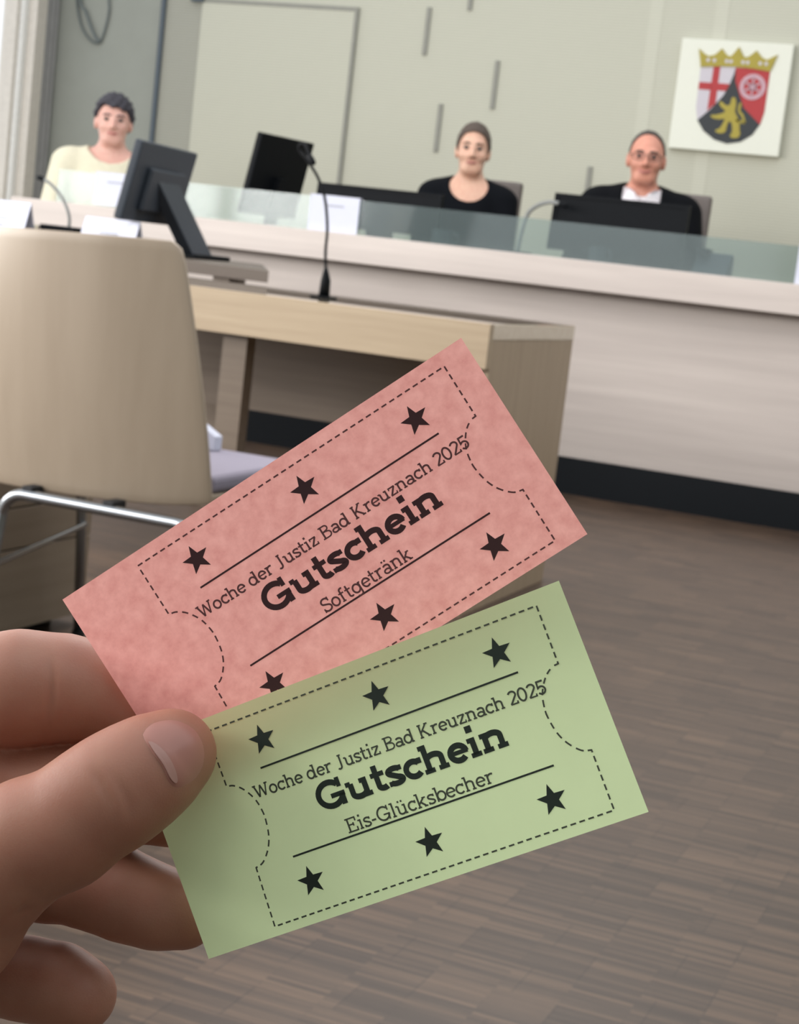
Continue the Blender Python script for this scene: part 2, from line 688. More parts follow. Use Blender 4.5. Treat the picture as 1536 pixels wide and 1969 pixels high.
# cables on the wall behind the man
c1 = MB().tube(bez([(-6.0, 8.985, 2.7), (-5.985, 8.985, 2.25), (-5.945, 8.985, 2.06), (-5.88, 8.985, 1.96), (-5.80, 8.985, 1.928), (-5.765, 8.985, 2.0), (-5.745, 8.985, 2.12), (-5.755, 8.985, 2.22), (-5.77, 8.985, 2.7)]), 0.006, 8)
tag(c1.build('cable', CABLE, loc=(-5.88, 8.985, 1.93), smooth=True), 'grey cable hanging in a wide loop on the wall above the man in cream', 'cable', None)
c2 = MB().tube(bez([(-5.975, 8.978, 2.7), (-5.95, 8.978, 2.2), (-5.90, 8.978, 2.10), (-5.84, 8.978, 1.99), (-5.795, 8.978, 1.935), (-5.785, 8.978, 1.945)]), 0.008, 8)
tag(c2.build('cable', CABLE, loc=(-5.79, 8.978, 1.93), smooth=True), 'thicker grey cable slanting down inside the looped cable on the wall', 'cable', None)

# ------------------------------------------------------------------ judges' bench
bench = empty('judges_bench', (-2.2, 6.8, 0), 'long pale wooden judges bench with black plinth and deep front edge board', 'bench')
BX0, BX1 = -4.72, 1.2
MB().box(BX0 + 0.08, BX1, 6.81, 6.90, 0.15, 0.84).build('front_panel', PALE, bench, bevel=0.002)
MB().box(BX0 + 0.08, BX1, 6.80, 6.88, 0.0, 0.15).build('plinth', PLINTH, bench)
MB().box(BX0, BX1, 6.70, 6.76, 0.837, 0.955).build('edge_board', PALE, bench, bevel=0.003)
MB().box(BX0, BX1, 6.76, 7.30, 0.90, 0.945).build('worktop', PALE, bench, bevel=0.002)
MB().box(BX0 + 0.08, BX0 + 0.12, 6.90, 7.28, 0.2, 0.90).build('side_panel', PALE, bench)
gl = MB().box(-4.50, BX1, 6.735, 6.745, 0.945, 1.10)
tag(gl.build('glass_screen', GLASS, loc=(-2.2, 6.74, 0.955)), 'long low greenish glass screen standing along the top of the bench front', 'screen')


def hung_card(x0, x1, z0, label):
    """white sheet folded over the top of the glass"""
    r = empty('name_card', ((x0 + x1) / 2, 6.72, z0), label, 'name card', 'name cards on the glass screen')
    MB().box(x0, x1, 6.7265, 6.7285, z0, 1.108).build('front_leaf', CARD, r)
    MB().box(x0, x1, 6.7285, 6.7515, 1.106, 1.108).build('fold', CARD, r)
    MB().box(x0, x1, 6.7515, 6.7535, z0 + 0.03, 1.108).build('back_leaf', CARD, r)
    cx = (x0 + x1) / 2
    MB().box(cx - 0.045, cx + 0.045, 6.7255, 6.7265, 1.062, 1.068).build('print_line', PRINT, r)


hung_card(-4.295, -4.075, 0.962, 'white name card on the glass screen in front of the man in cream')
hung_card(-3.222, -2.99, 0.956, 'white name card on the glass screen behind the gooseneck microphone')
hung_card(-1.14, -0.92, 0.956, 'white name card on the glass screen at the right edge of the view')


# ------------------------------------------------------------------ front table
table = empty('side_table', (-2.1, 4.4, 0), 'light oak table with deep front edge and solid right end panel in the room centre', 'table')
TX0, TX1, TY0, TY1 = -3.1, -1.41, 4.045, 4.78
MB().box(TX0, TX1, TY0 + 0.03, TY1, 0.71, 0.75).build('tabletop', wood('oak_tabletop_polished', srgb(196, 180, 154), srgb(210, 196, 170), rough=0.04, coat=1.0), table, bevel=0.0015)
MB().box(TX0, TX1, TY0, TY0 + 0.03, 0.638, 0.75).build('front_edge_board', OAK, table)
MB().box(TX1 - 0.03, TX1 - 0.001, TY0 + 0.031, TY1 - 0.001, 0.0, 0.71).build('end_panel', OAKV, table, bevel=0.001)
MB().box(-2.9, TX1 - 0.03, 4.72, 4.75, 0.372, 0.71).build('modesty_panel', BROWN_SHADED, table)
MB().box(-2.172, -2.10, 4.09, 4.14, 0.0, 0.71).build('leg', BROWN_SHADED, table)
MB().box(-3.05, -2.98, 4.09, 4.14, 0.0, 0.71).build('leg', BROWN_SHADED, table)


def gooseneck(name, root_loc, base_mb, path, r, capsule, label, stem_mat, foot=None):
    t = empty(name, root_loc, label, 'microphone')
    base_mb.build('base', BLACK, t, bevel=0.003)
    MB().tube(bez(path), r, 10).build('stem', stem_mat, t, smooth=True)
    if foot:
        MB().tube(*foot).build('collar', BLACK, t, smooth=True)
    a, b, rr = capsule
    a, b = Vector(a), Vector(b)
    d = (b - a)
    MB().tube([a, a + d * 0.15, a + d * 0.5, a + d * 0.85, b], [rr * 0.5, rr * 0.9, rr, rr * 0.9, rr * 0.4], 12).build('capsule', BLACK, t, smooth=True)
    return t


ym = 4.40
gooseneck('microphone', (-2.035, ym, 0.75), MB().box(-2.065, -2.005, ym - 0.03, ym + 0.03, 0.75, 0.756),
          [(-2.036, ym, 0.82), (-2.044, ym, 0.88), (-2.046, ym, 0.943), (-2.062, ym, 1.02), (-2.089, ym, 1.076), (-2.128, ym, 1.122), (-2.156, ym, 1.148), (-2.153, ym - 0.005, 1.166), (-2.135, ym - 0.012, 1.165), (-2.118, ym - 0.02, 1.14)], 0.0042,
          ((-2.118, ym - 0.02, 1.14), (-2.092, ym - 0.03, 1.112), 0.0085),
          'tall black gooseneck microphone on the oak table in the middle', BLACK,
          ([(-2.034, ym, 0.755), (-2.034, ym, 0.80), (-2.036, ym, 0.82), (-2.037, ym, 0.835)], [0.016, 0.014, 0.009, 0.005], 12))

# ------------------------------------------------------------------ left table with its things
lt = empty('left_table', (-3.6, 5.4, 0), 'wooden table with slanting right side behind the beech chair, carrying monitor and name cards', 'table')
MB().prism([(-4.7, 4.97, 0.757), (-2.50, 4.97, 0.757), (-3.10, 6.1, 0.757), (-4.7, 6.1, 0.757)], (0, 0, 0.038)).build('tabletop', wood('dark_brown_shaded', srgb(78, 66, 56), srgb(92, 80, 69)), lt)  # tabletop colour darkened to carry the shade lying on it
MB().box(-4.5, -2.95, 5.06, 5.09, 0.36, 0.757).build('modesty_panel', BROWN_SHADED, lt)
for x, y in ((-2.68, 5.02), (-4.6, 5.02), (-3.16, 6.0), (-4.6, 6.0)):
    MB().box(x - 0.03, x + 0.03, y - 0.03, y + 0.03, 0, 0.757).build('leg', BROWN_SHADED, lt)


def tent_card(x0, x1, y, z0, h, label, yaw=0.0):
    r = empty('name_card', ((x0 + x1) / 2, y, z0), label, 'name card', 'tent name cards on the left table')
    d = 0.045
    t = 0.0015
    for nm, s in (('front_leaf', -1), ('back_leaf', 1)):
        MB().prism([(x0, y + s * d, z0), (x0, y + s * (d - t), z0), (x0, y, z0 + h - t), (x0, y + s * 0.0008, z0 + h)], (x1 - x0, 0, 0)).build(nm, CARD, r)
    cx = (x0 + x1) / 2
    for k, w in ((0.50, 0.036), (0.32, 0.022)):
        yy = y - d * (1 - k) - 0.0008
        MB().prism([(cx - w, yy, z0 + h * k), (cx + w, yy, z0 + h * k), (cx + w, yy + 0.0022, z0 + h * (k + 0.05)), (cx - w, yy + 0.0022, z0 + h * (k + 0.05))], (0, -0.0006, 0)).build('print_line', PRINT, r)
    return r


tent_card(-3.80, -3.575, 5.2, 0.795, 0.130, 'white tent name card at the left edge of the view behind the chair')
tent_card(-3.345, -3.125, 5.2, 0.795, 0.108, 'white tent name card beside the tilted monitor behind the chair')

gooseneck('microphone', (-3.53, 5.35, 0.795), MB().box(-3.615, -3.47, 5.32, 5.43, 0.795, 0.857),
          [(-3.51, 5.35, 0.855), (-3.512, 5.35, 0.89), (-3.53, 5.35, 0.93), (-3.56, 5.35, 0.968), (-3.60, 5.35, 1.0), (-3.63, 5.35, 1.015)], 0.006,
          ((-3.63, 5.35, 1.015), (-3.665, 5.35, 1.022), 0.009),
          'grey gooseneck microphone with black base between the two tent cards', GREYMET)

# monitor seen from the back on the left table
mon = empty('monitor', (-3.2, 5.6, 0.795), 'large dark monitor tilted back on its stand, seen from behind on the left table', 'monitor')
A = Vector((-3.070, 5.08, 1.172))           # near top corner
wv = Vector((-0.17, 0.985, 0)) * 0.555      # along the width
hv = Vector((-0.062, 0.0, -0.262))          # down the back
hv = Vector((-0.055, -0.01, -0.270))
nv = wv.cross(hv).normalized()
if nv.x < 0:
    nv = -nv
MB().obox(A, wv, hv, -nv * 0.03).build('housing', DGREY, mon, bevel=0.006)
MB().obox(A - nv * 0.031 + wv * 0.02 + hv * 0.03, wv * 0.96, hv * 0.94, -nv * 0.002).build('screen', SCREEN, mon)
MB().obox(A + wv * 0.2 + hv * 0.3, wv * 0.6, hv * 0.55, nv * 0.02).build('rear_bulge', DGREY, mon, bevel=0.008)
B0 = A + wv * 0.5 + hv * 0.55 + nv * 0.02
foot = Vector((-3.10, 5.62, 0.805))
MB().obox(B0 - wv * 0.2 + Vector((0, 0, 0.05)), wv * 0.40, Vector((foot.x - B0.x, foot.y - B0.y, foot.z - B0.z - 0.05)), Vector((-0.04, 0, -0.015))).build('stand', DGREY, mon, bevel=0.004)
MB().box(-3.28, -3.06, 5.50, 5.76, 0.795, 0.812).build('base', BLACK, mon, bevel=0.006)
cb = MB().tube(bez([(-3.03, 5.25, 0.80), (-3.06, 5.32, 0.803), (-3.02, 5.40, 0.80), (-3.08, 5.46, 0.802), (-3.05, 5.52, 0.80)]), 0.004, 8)
tag(cb.build('cable', BLACK, loc=(-3.05, 5.4, 0.8), smooth=True), 'short black cable lying on the left table by the monitor base', 'cable')

# ------------------------------------------------------------------ monitors and desk things on the bench
m2 = empty('monitor', (-3.6, 7.1, 0.945), 'dark upright monitor turned sideways on the bench behind the gooseneck microphone', 'monitor')
A = Vector((-3.60, 6.96, 1.358))
wv = Vector((0.10, 0.995, 0)) * 0.45
hv = Vector((-0.055, -0.02, -0.36))
nv = wv.cross(hv).normalized()
if nv.x < 0:
    nv = -nv
MB().obox(A, wv, hv, -nv * 0.03).build('housing', BLACK, m2, bevel=0.005)
MB().obox(A - nv * 0.031 + wv * 0.02 + hv * 0.03, wv * 0.96, hv * 0.94, -nv * 0.002).build('screen', SCREEN, m2)
MB().obox(A + wv * 0.42 + hv * 0.5, wv * 0.16, hv * 0.62, nv * 0.03).build('stand', BLACK, m2)
MB().box(-3.72, -3.50, 7.08, 7.28, 0.945, 0.957).build('base', BLACK, m2, bevel=0.004)


def bench_monitor(x0, x1, y, ztop, zbot, label, tilt=0.03):
    r = empty('monitor', ((x0 + x1) / 2, y + 0.08, 0.945), label, 'monitor', None)
    h = ztop - zbot
    MB().obox((x0, y + tilt, ztop), (x1 - x0, 0, 0), (0, -tilt, -h), (0, 0.035, 0)).build('housing', BLACK, r, bevel=0.004)
    b = MB()
    for (ax, bx, az, bz) in ((0, 1, 0, 0.06), (0, 1, 0.94, 1), (0, 0.03, 0.06, 0.94), (0.97, 1, 0.06, 0.94)):
        b.obox((x0 + (x1 - x0) * ax, y + tilt * (1 - az) - 0.004, ztop - h * az), ((x1 - x0) * (bx - ax), 0, 0), (0, -tilt * (bz - az), -h * (bz - az)), (0, 0.004, 0))
    b.build('bezel', BLACK, r)
    cx = (x0 + x1) / 2
    MB().obox((cx - 0.06, y + 0.04, zbot + h * 0.5), (0.12, 0, 0), (0, 0.02, -(zbot + h * 0.5 - 0.95)), (0, 0.03, 0)).build('stand', BLACK, r)
    MB().box(cx - 0.13, cx + 0.13, y + 0.0, y + 0.18, 0.945, 0.957).build('base', BLACK, r, bevel=0.004)


bench_monitor(-3.36, -2.76, 7.06, 1.172, 0.985, 'wide black monitor low behind the glass in front of the woman', 0.02)
bench_monitor(-2.24, -1.66, 7.02, 1.226, 0.99, 'wide black monitor standing behind the glass in front of the man in robe', 0.03)
gooseneck('microphone', (-2.36, 7.0, 0.945), MB().box(-2.42, -2.31, 6.95, 7.05, 0.945, 0.965),
          [(-2.36, 7.0, 0.96), (-2.352, 7.0, 1.05), (-2.34, 7.0, 1.11), (-2.325, 7.0, 1.14), (-2.288, 7.0, 1.168), (-2.24, 6.99, 1.182), (-2.20, 6.985, 1.18)], 0.009,
          ((-2.20, 6.985, 1.18), (-2.16, 6.98, 1.172), 0.011),
          'grey gooseneck microphone arching beside the monitor of the man in robe', GREYMET)
ph = empty('desk_phone', (-1.5, 6.9, 0.945), 'dark boxy desk telephone behind the glass right of the robed man', 'telephone')
MB().prism([(-1.575, 6.84, 0.945), (-1.575, 6.98, 0.945), (-1.575, 6.98, 1.03), (-1.575, 6.95, 1.045)], (0.14, 0, 0)).build('body', DGREY, ph, bevel=0.004)
MB().box(-1.57, -1.525, 6.88, 6.98, 1.03, 1.058).build('handset', BLACK, ph, bevel=0.006)
for x, r, lab in ((-2.66, 0.045, 'dark rounded mug behind the glass below the woman'), (-1.975, 0.036, 'dark small mug behind the glass below the robed man')):
    mg = empty('mug', (x, 6.88, 0.945), lab, 'mug')
    MB().tube([(x, 6.88, 0.945), (x, 6.88, 0.955), (x, 6.88, 1.0), (x, 6.88, 1.018)], [r * 0.9, r, r, r * 0.97], 20).build('cup', DGREY, mg, smooth=False)
    MB().tube(bez([(x + r * 0.95, 6.88, 1.008), (x + r * 1.5, 6.88, 1.0), (x + r * 1.5, 6.88, 0.97), (x + r * 0.95, 6.88, 0.962)]), 0.005, 8).build('handle', DGREY, mg, smooth=True)


# ------------------------------------------------------------------ coat of arms on the wall
EX0, EX1, EZ0, EZ1, EY = -2.268, -1.692, 1.602, 2.162, 8.955
coat = empty('coat_of_arms', ((EX0 + EX1) / 2, 8.98, EZ0), 'white square board with shield, golden crown and lion on the back wall', 'emblem')
MB().box(EX0, EX1, EY, 9.0, EZ0, EZ1).build('board', WHITEB, coat, bevel=0.003)
RED = plain('heraldic_red', srgb(164, 40, 44), 0.6, var=0.03)
GOLD = plain('heraldic_gold', srgb(156, 142, 48), 0.6, var=0.06)
SABLE = plain('heraldic_black', srgb(32, 38, 42), 0.6)
ARGENT = plain('heraldic_white', srgb(190, 185, 192), 0.6, var=0.02)
SILV = plain('wheel_silver', srgb(184, 150, 160), 0.6, var=0.03)


def uv(p, lay):
    return (EX0 + (EX1 - EX0) * p[0], EY - 0.0012 * lay, EZ1 - (EZ1 - EZ0) * p[1])


def emb(name, polys, mat, lay, label=None):
    b = MB()
    for pl in polys:
        b.prism([uv(p, lay) for p in pl], (0, 0.0012 * lay - 0.0001, 0))
    o = b.build(name, mat, coat)
    if label:
        o['label'] = label
    return o


def smooth2(pl, closed=True):
    for _ in range(2):
        q = []
        n = len(pl)
        for i in range(n):
            a, b = pl[i], pl[(i + 1) % n]
            q += [(0.75 * a[0] + 0.25 * b[0], 0.75 * a[1] + 0.25 * b[1]), (0.25 * a[0] + 0.75 * b[0], 0.25 * a[1] + 0.75 * b[1])]
        pl = q
    return pl


bot = [(0.825, 0.615), (0.805, 0.72), (0.745, 0.825), (0.65, 0.895), (0.53, 0.922), (0.41, 0.893), (0.305, 0.823), (0.235, 0.728), (0.207, 0.615)]
emb('shield', [[(0.2, 0.235), (0.825, 0.235)] + bot], ARGENT, 1)
emb('red_field', [[(0.517, 0.235), (0.825, 0.235)] + bot[:2] + [(0.8, 0.728), (0.635, 0.587), (0.528, 0.361)]], RED, 2)
emb('red_cross', [[(0.317, 0.235), (0.378, 0.235), (0.380, 0.57), (0.313, 0.64)], [(0.206, 0.386), (0.3175, 0.386), (0.318, 0.452), (0.206, 0.452)], [(0.379, 0.386), (0.495, 0.386), (0.455, 0.452), (0.379, 0.452)]], RED, 2)
emb('black_field', [[(0.517, 0.237), (0.53, 0.361), (0.635, 0.587), (0.80, 0.728)] + bot[2:7] + [(0.236, 0.73), (0.341, 0.623), (0.438, 0.496), (0.48, 0.397), (0.509, 0.29)]], SABLE, 3)
wc, wr = (0.690, 0.398), 0.116
ringp = []


def ring_poly(c, r0, r1, n=32):
    P = []
    for i in range(n):
        a, b = 2 * PI * i / n, 2 * PI * (i + 1) / n
        P.append([(c[0] + r0 * math.cos(a), c[1] + r0 * math.sin(a)), (c[0] + r1 * math.cos(a), c[1] + r1 * math.sin(a)),
                  (c[0] + r1 * math.cos(b), c[1] + r1 * math.sin(b)), (c[0] + r0 * math.cos(b), c[1] + r0 * math.sin(b))])
    return P


spk = []
for i in range(6):
    a = PI / 6 + i * PI / 3
    ca, sa = math.cos(a), math.sin(a)
    q = []
    for (u, v) in ((0.02, -0.008), (0.085, -0.008), (0.085, 0.008), (0.02, 0.008)):
        q.append((wc[0] + u * ca - v * sa, wc[1] + u * sa + v * ca))
    spk.append(q)
emb('wheel', ring_poly(wc, 0.078, wr) + ring_poly(wc, 0.001, 0.034) + spk, SILV, 4)
lion = [(0.542, 0.497), (0.563, 0.528), (0.567, 0.592), (0.561, 0.632), (0.599, 0.678), (0.624, 0.74), (0.626, 0.789), (0.642, 0.82), (0.625, 0.865), (0.561, 0.866), (0.546, 0.847), (0.569, 0.809), (0.55, 0.73), (0.524, 0.715), (0.507, 0.765), (0.509, 0.813), (0.476, 0.836), (0.422, 0.828), (0.407, 0.809), (0.453, 0.789), (0.477, 0.727), (0.489, 0.698), (0.418, 0.711), (0.36, 0.699), (0.349, 0.675), (0.397, 0.672), (0.459, 0.651), (0.484, 0.629), (0.436, 0.601), (0.41, 0.562), (0.428, 0.541), (0.464, 0.574), (0.498, 0.584), (0.518, 0.555), (0.516, 0.507)]
tl = [(0.586, 0.703), (0.628, 0.716), (0.665, 0.721), (0.636, 0.659), (0.599, 0.622), (0.601, 0.573), (0.605, 0.549)]
tp = []
for a, b in zip(tl[:-1], tl[1:]):
    dx, dy = b[0] - a[0], b[1] - a[1]
    L = math.hypot(dx, dy)
    nx, ny = -dy / L * 0.011, dx / L * 0.011
    tp.append([(a[0] + nx, a[1] + ny), (b[0] + nx, b[1] + ny), (b[0] - nx, b[1] - ny), (a[0] - nx, a[1] - ny)])
emb('lion', [smooth2(lion)] + tp, GOLD, 5)
crown = [(0.203, 0.252), (0.19, 0.196), (0.164, 0.089), (0.225, 0.135), (0.262, 0.150), (0.315, 0.135), (0.345, 0.105), (0.372, 0.074), (0.4, 0.108), (0.43, 0.135), (0.46, 0.14), (0.49, 0.1), (0.521, 0.052), (0.552, 0.1), (0.58, 0.14), (0.615, 0.135), (0.65, 0.105), (0.681, 0.074), (0.71, 0.105), (0.74, 0.135), (0.785, 0.150), (0.81, 0.135), (0.872, 0.1), (0.845, 0.196), (0.826, 0.252), (0.67, 0.236), (0.517, 0.230), (0.36, 0.236)]
cr = emb('crown', [crown], GOLD, 6)
pear = []
for cx in (0.262, 0.318, 0.43, 0.468, 0.576, 0.618, 0.73, 0.782):
    pear.append([(cx + 0.016 * math.cos(k * PI / 5), 0.186 + 0.018 * math.sin(k * PI / 5)) for k in range(10)])
for pl in pear:
    MB().prism([uv(p, 7) for p in pl], (0, 0.0012, 0)).build('pearl', ARGENT, cr)


# ------------------------------------------------------------------ beech chair in the foreground
chx, chy = -1.70, 2.60
chair = empty('chair', (chx, 2.8, 0), 'beech plywood chair with chrome tube frame, seen from behind at the left', 'chair')


def chair_back():
    NU, NVv = 28, 24
    front, rear = [], []
    for j in range(NVv + 1):
        v = j / NVv                      # 0 bottom, 1 top
        half = 0.202 + 0.080 * (1 - v ** 1.6)
        zt = 0.399 + 0.469 * v
        for i in range(NU + 1):
            u = -1 + 2 * i / NU
            x = half * u
            cr = 0.03
            z = zt
            if v > 0.93:                 # rounded upper corners
                k = max(0.0, abs(u) - 0.93) / 0.07
                z -= 0.012 * k * k * (v - 0.93) / 0.07
            if v < 0.1:
                z += 0.012 * (abs(u) ** 4) * (0.1 - v) * 10
            y = 0.055 * u * u + 0.035 * (1 - v) ** 2 - 0.02 * v     # curved plan, slight lean
            ca, sa = math.cos(0.026), math.sin(0.026)
            X, Z = x * ca + (z - 0.64) * sa * 0.0, z + x * 0.03
            front.append((chx + X, chy - 0.005 + y, Z))
            rear.append((chx + X, chy + 0.006 + y, Z))
    n = len(front)
    fs = []
    for j in range(NVv):
        for i in range(NU):
            a = j * (NU + 1) + i
            fs.append((a, a + 1, a + NU + 2, a + NU + 1))
            fs.append((n + a, n + a + NU + 1, n + a + NU + 2, n + a + 1))
    for i in range(NU):
        fs.append((i + 1, i, n + i, n + i + 1))
        a = NVv * (NU + 1) + i
        fs.append((a, a + 1, n + a + 1, n + a))
    for j in range(NVv):
        a = j * (NU + 1)
        fs.append((a, a + NU + 1, n + a + NU + 1, n + a))
        a += NU
        fs.append((a + NU + 1, a, n + a, n + a + NU + 1))
    m = MB()
    m.add(front + rear, fs)
    return m.build('backrest', BEECH, chair, smooth=True)


bk = chair_back()
es = bk.modifiers.new('bevel', 'BEVEL')
es.width = 0.003
es.segments = 2
es.limit_method = 'ANGLE'
es.angle_limit = 1.0
st = MB()
NS = 12
prof = [(2.73, 0.43), (2.76, 0.427), (2.9, 0.424), (3.05, 0.426), (3.12, 0.415)]
st.prism([(-1.90, y, z) for y, z in prof] + [(-1.90, y, z - 0.012) for y, z in prof[::-1]], (0.455, 0, 0))
st.build('seat_shell', BEECH, chair, bevel=0.003)
MB().box(-1.895, -1.445, 2.735, 3.115, 0.428, 0.462).build('seat_pad', LAV, chair, bevel=0.012, seg=3)


def ru(x0, x1, y, ztop, yb, r):
    """rear or front tube frame: leg, bend, cross bar, bend, leg"""
    P = [(x0, yb, 0.012)]
    P.append((x0, y + (yb - y) * 0.3, ztop - 0.12))
    for k in range(9):
        a = PI / 2 * k / 8
        P.append((x0 + 0.045 * (1 - math.cos(a)), y, ztop - 0.045 + 0.045 * math.sin(a)))
    for k in range(9):
        a = PI / 2 * k / 8
        P.append((x1 - 0.045 * (1 - math.sin(a)), y, ztop - 0.045 + 0.045 * math.cos(a)))
    P.append((x1, y + (yb - y) * 0.3, ztop - 0.12))
    P.append((x1, yb, 0.012))
    return MB().tube(P, r, 14)


ru(-1.797, -1.395, 2.60, 0.391, 2.55, 0.0105).build('rear_leg_frame', CHROME, chair, smooth=True)
ru(-1.925, -1.445, 3.06, 0.398, 3.10, 0.0105).build('front_leg_frame', CHROME, chair, smooth=True)
MB().tube(bez([(-1.912, 3.068, 0.262), (-1.90, 3.03, 0.262), (-1.84, 2.75, 0.255), (-1.806, 2.60, 0.252)]), 0.006, 10).build('side_stretcher', CHROME, chair, smooth=True)
MB().tube([(-1.44, 3.068, 0.262), (-1.42, 2.75, 0.255), (-1.40, 2.60, 0.252)], 0.006, 10).build('side_stretcher', CHROME, chair, smooth=True)
for x in (-1.745, -1.575):
    MB().box(x - 0.012, x + 0.012, 2.595, 2.64, 0.392, 0.408).build('clip', RUBBER, chair, bevel=0.003)
for (x, y) in ((-1.797, 2.55), (-1.395, 2.55), (-1.925, 3.10), (-1.445, 3.10)):
    MB().tube([(x, y, 0.0), (x, y, 0.025)], 0.014, 12).build('foot_cap', RUBBER, chair)
wp = MB().prism([(-1.74, 3.05, 0.463), (-1.615, 3.05, 0.463), (-1.615, 3.05, 0.492), (-1.675, 3.05, 0.525), (-1.74, 3.05, 0.525)], (0, 0.03, 0))
tag(wp.build('paper_packet', CARD, loc=(-1.68, 3.06, 0.463), bevel=0.002), 'small white paper packet with a cut corner on the chair seat', 'paper')

# drawer cabinet under the left table
cab = empty('drawer_cabinet', (-2.3, 3.0, 0), 'low brown drawer cabinet standing on the floor beyond the chair legs', 'cabinet')
CABM = wood('brown_cabinet', srgb(124, 110, 94), srgb(138, 124, 108), scale=(20, 1.2, 20))
MB().box(-2.45, -2.012, 2.62, 3.25, 0.028, 0.60).build('body', CABM, cab, bevel=0.002)
for z0, z1 in ((0.032, 0.205), (0.209, 0.292), (0.296, 0.596)):
    MB().box(-2.012, -2.0, 2.63, 3.235, z0, z1).build('drawer', CABM, cab, bevel=0.001)
MB().box(-2.40, -2.06, 2.68, 3.20, 0.0, 0.028).build('plinth', PLINTH, cab)


# ------------------------------------------------------------------ seated people
SKIN1 = skin_mat('skin_fair', srgb(206, 160, 146))
SKIN2 = skin_mat('skin_light', srgb(206, 164, 142))
SKIN3 = skin_mat('skin_ruddy', srgb(196, 136, 116))
CREAM = plain('cream_cotton', srgb(206, 201, 178), 0.9, var=0.04)
BLKSH = plain('black_cotton', srgb(10, 13, 18), 0.95, spec=0.15)
ROBE = plain('black_robe', srgb(8, 10, 14), 0.95, spec=0.15)
WHITES = plain('white_shirt', srgb(212, 208, 212), 0.8, var=0.02)
TROU = plain('dark_trousers', srgb(44, 46, 54), 0.9)
HAIRD = plain('dark_hair', srgb(46, 44, 52), 0.7, var=0.2, scale=200)
HAIRB = plain('brown_hair', srgb(74, 62, 54), 0.7, var=0.2, scale=200)
HAIRG = plain('dark_brown_hair', srgb(60, 54, 50), 0.7, var=0.2, scale=200)
EYEW = plain('eye_white', srgb(128, 112, 106), 0.5)
IRIS = plain('iris_dark', srgb(46, 38, 36), 0.3)
LIPM = plain('lips', srgb(172, 106, 102), 0.5)
SHOE = plain('black_shoe', srgb(24, 24, 26), 0.5)


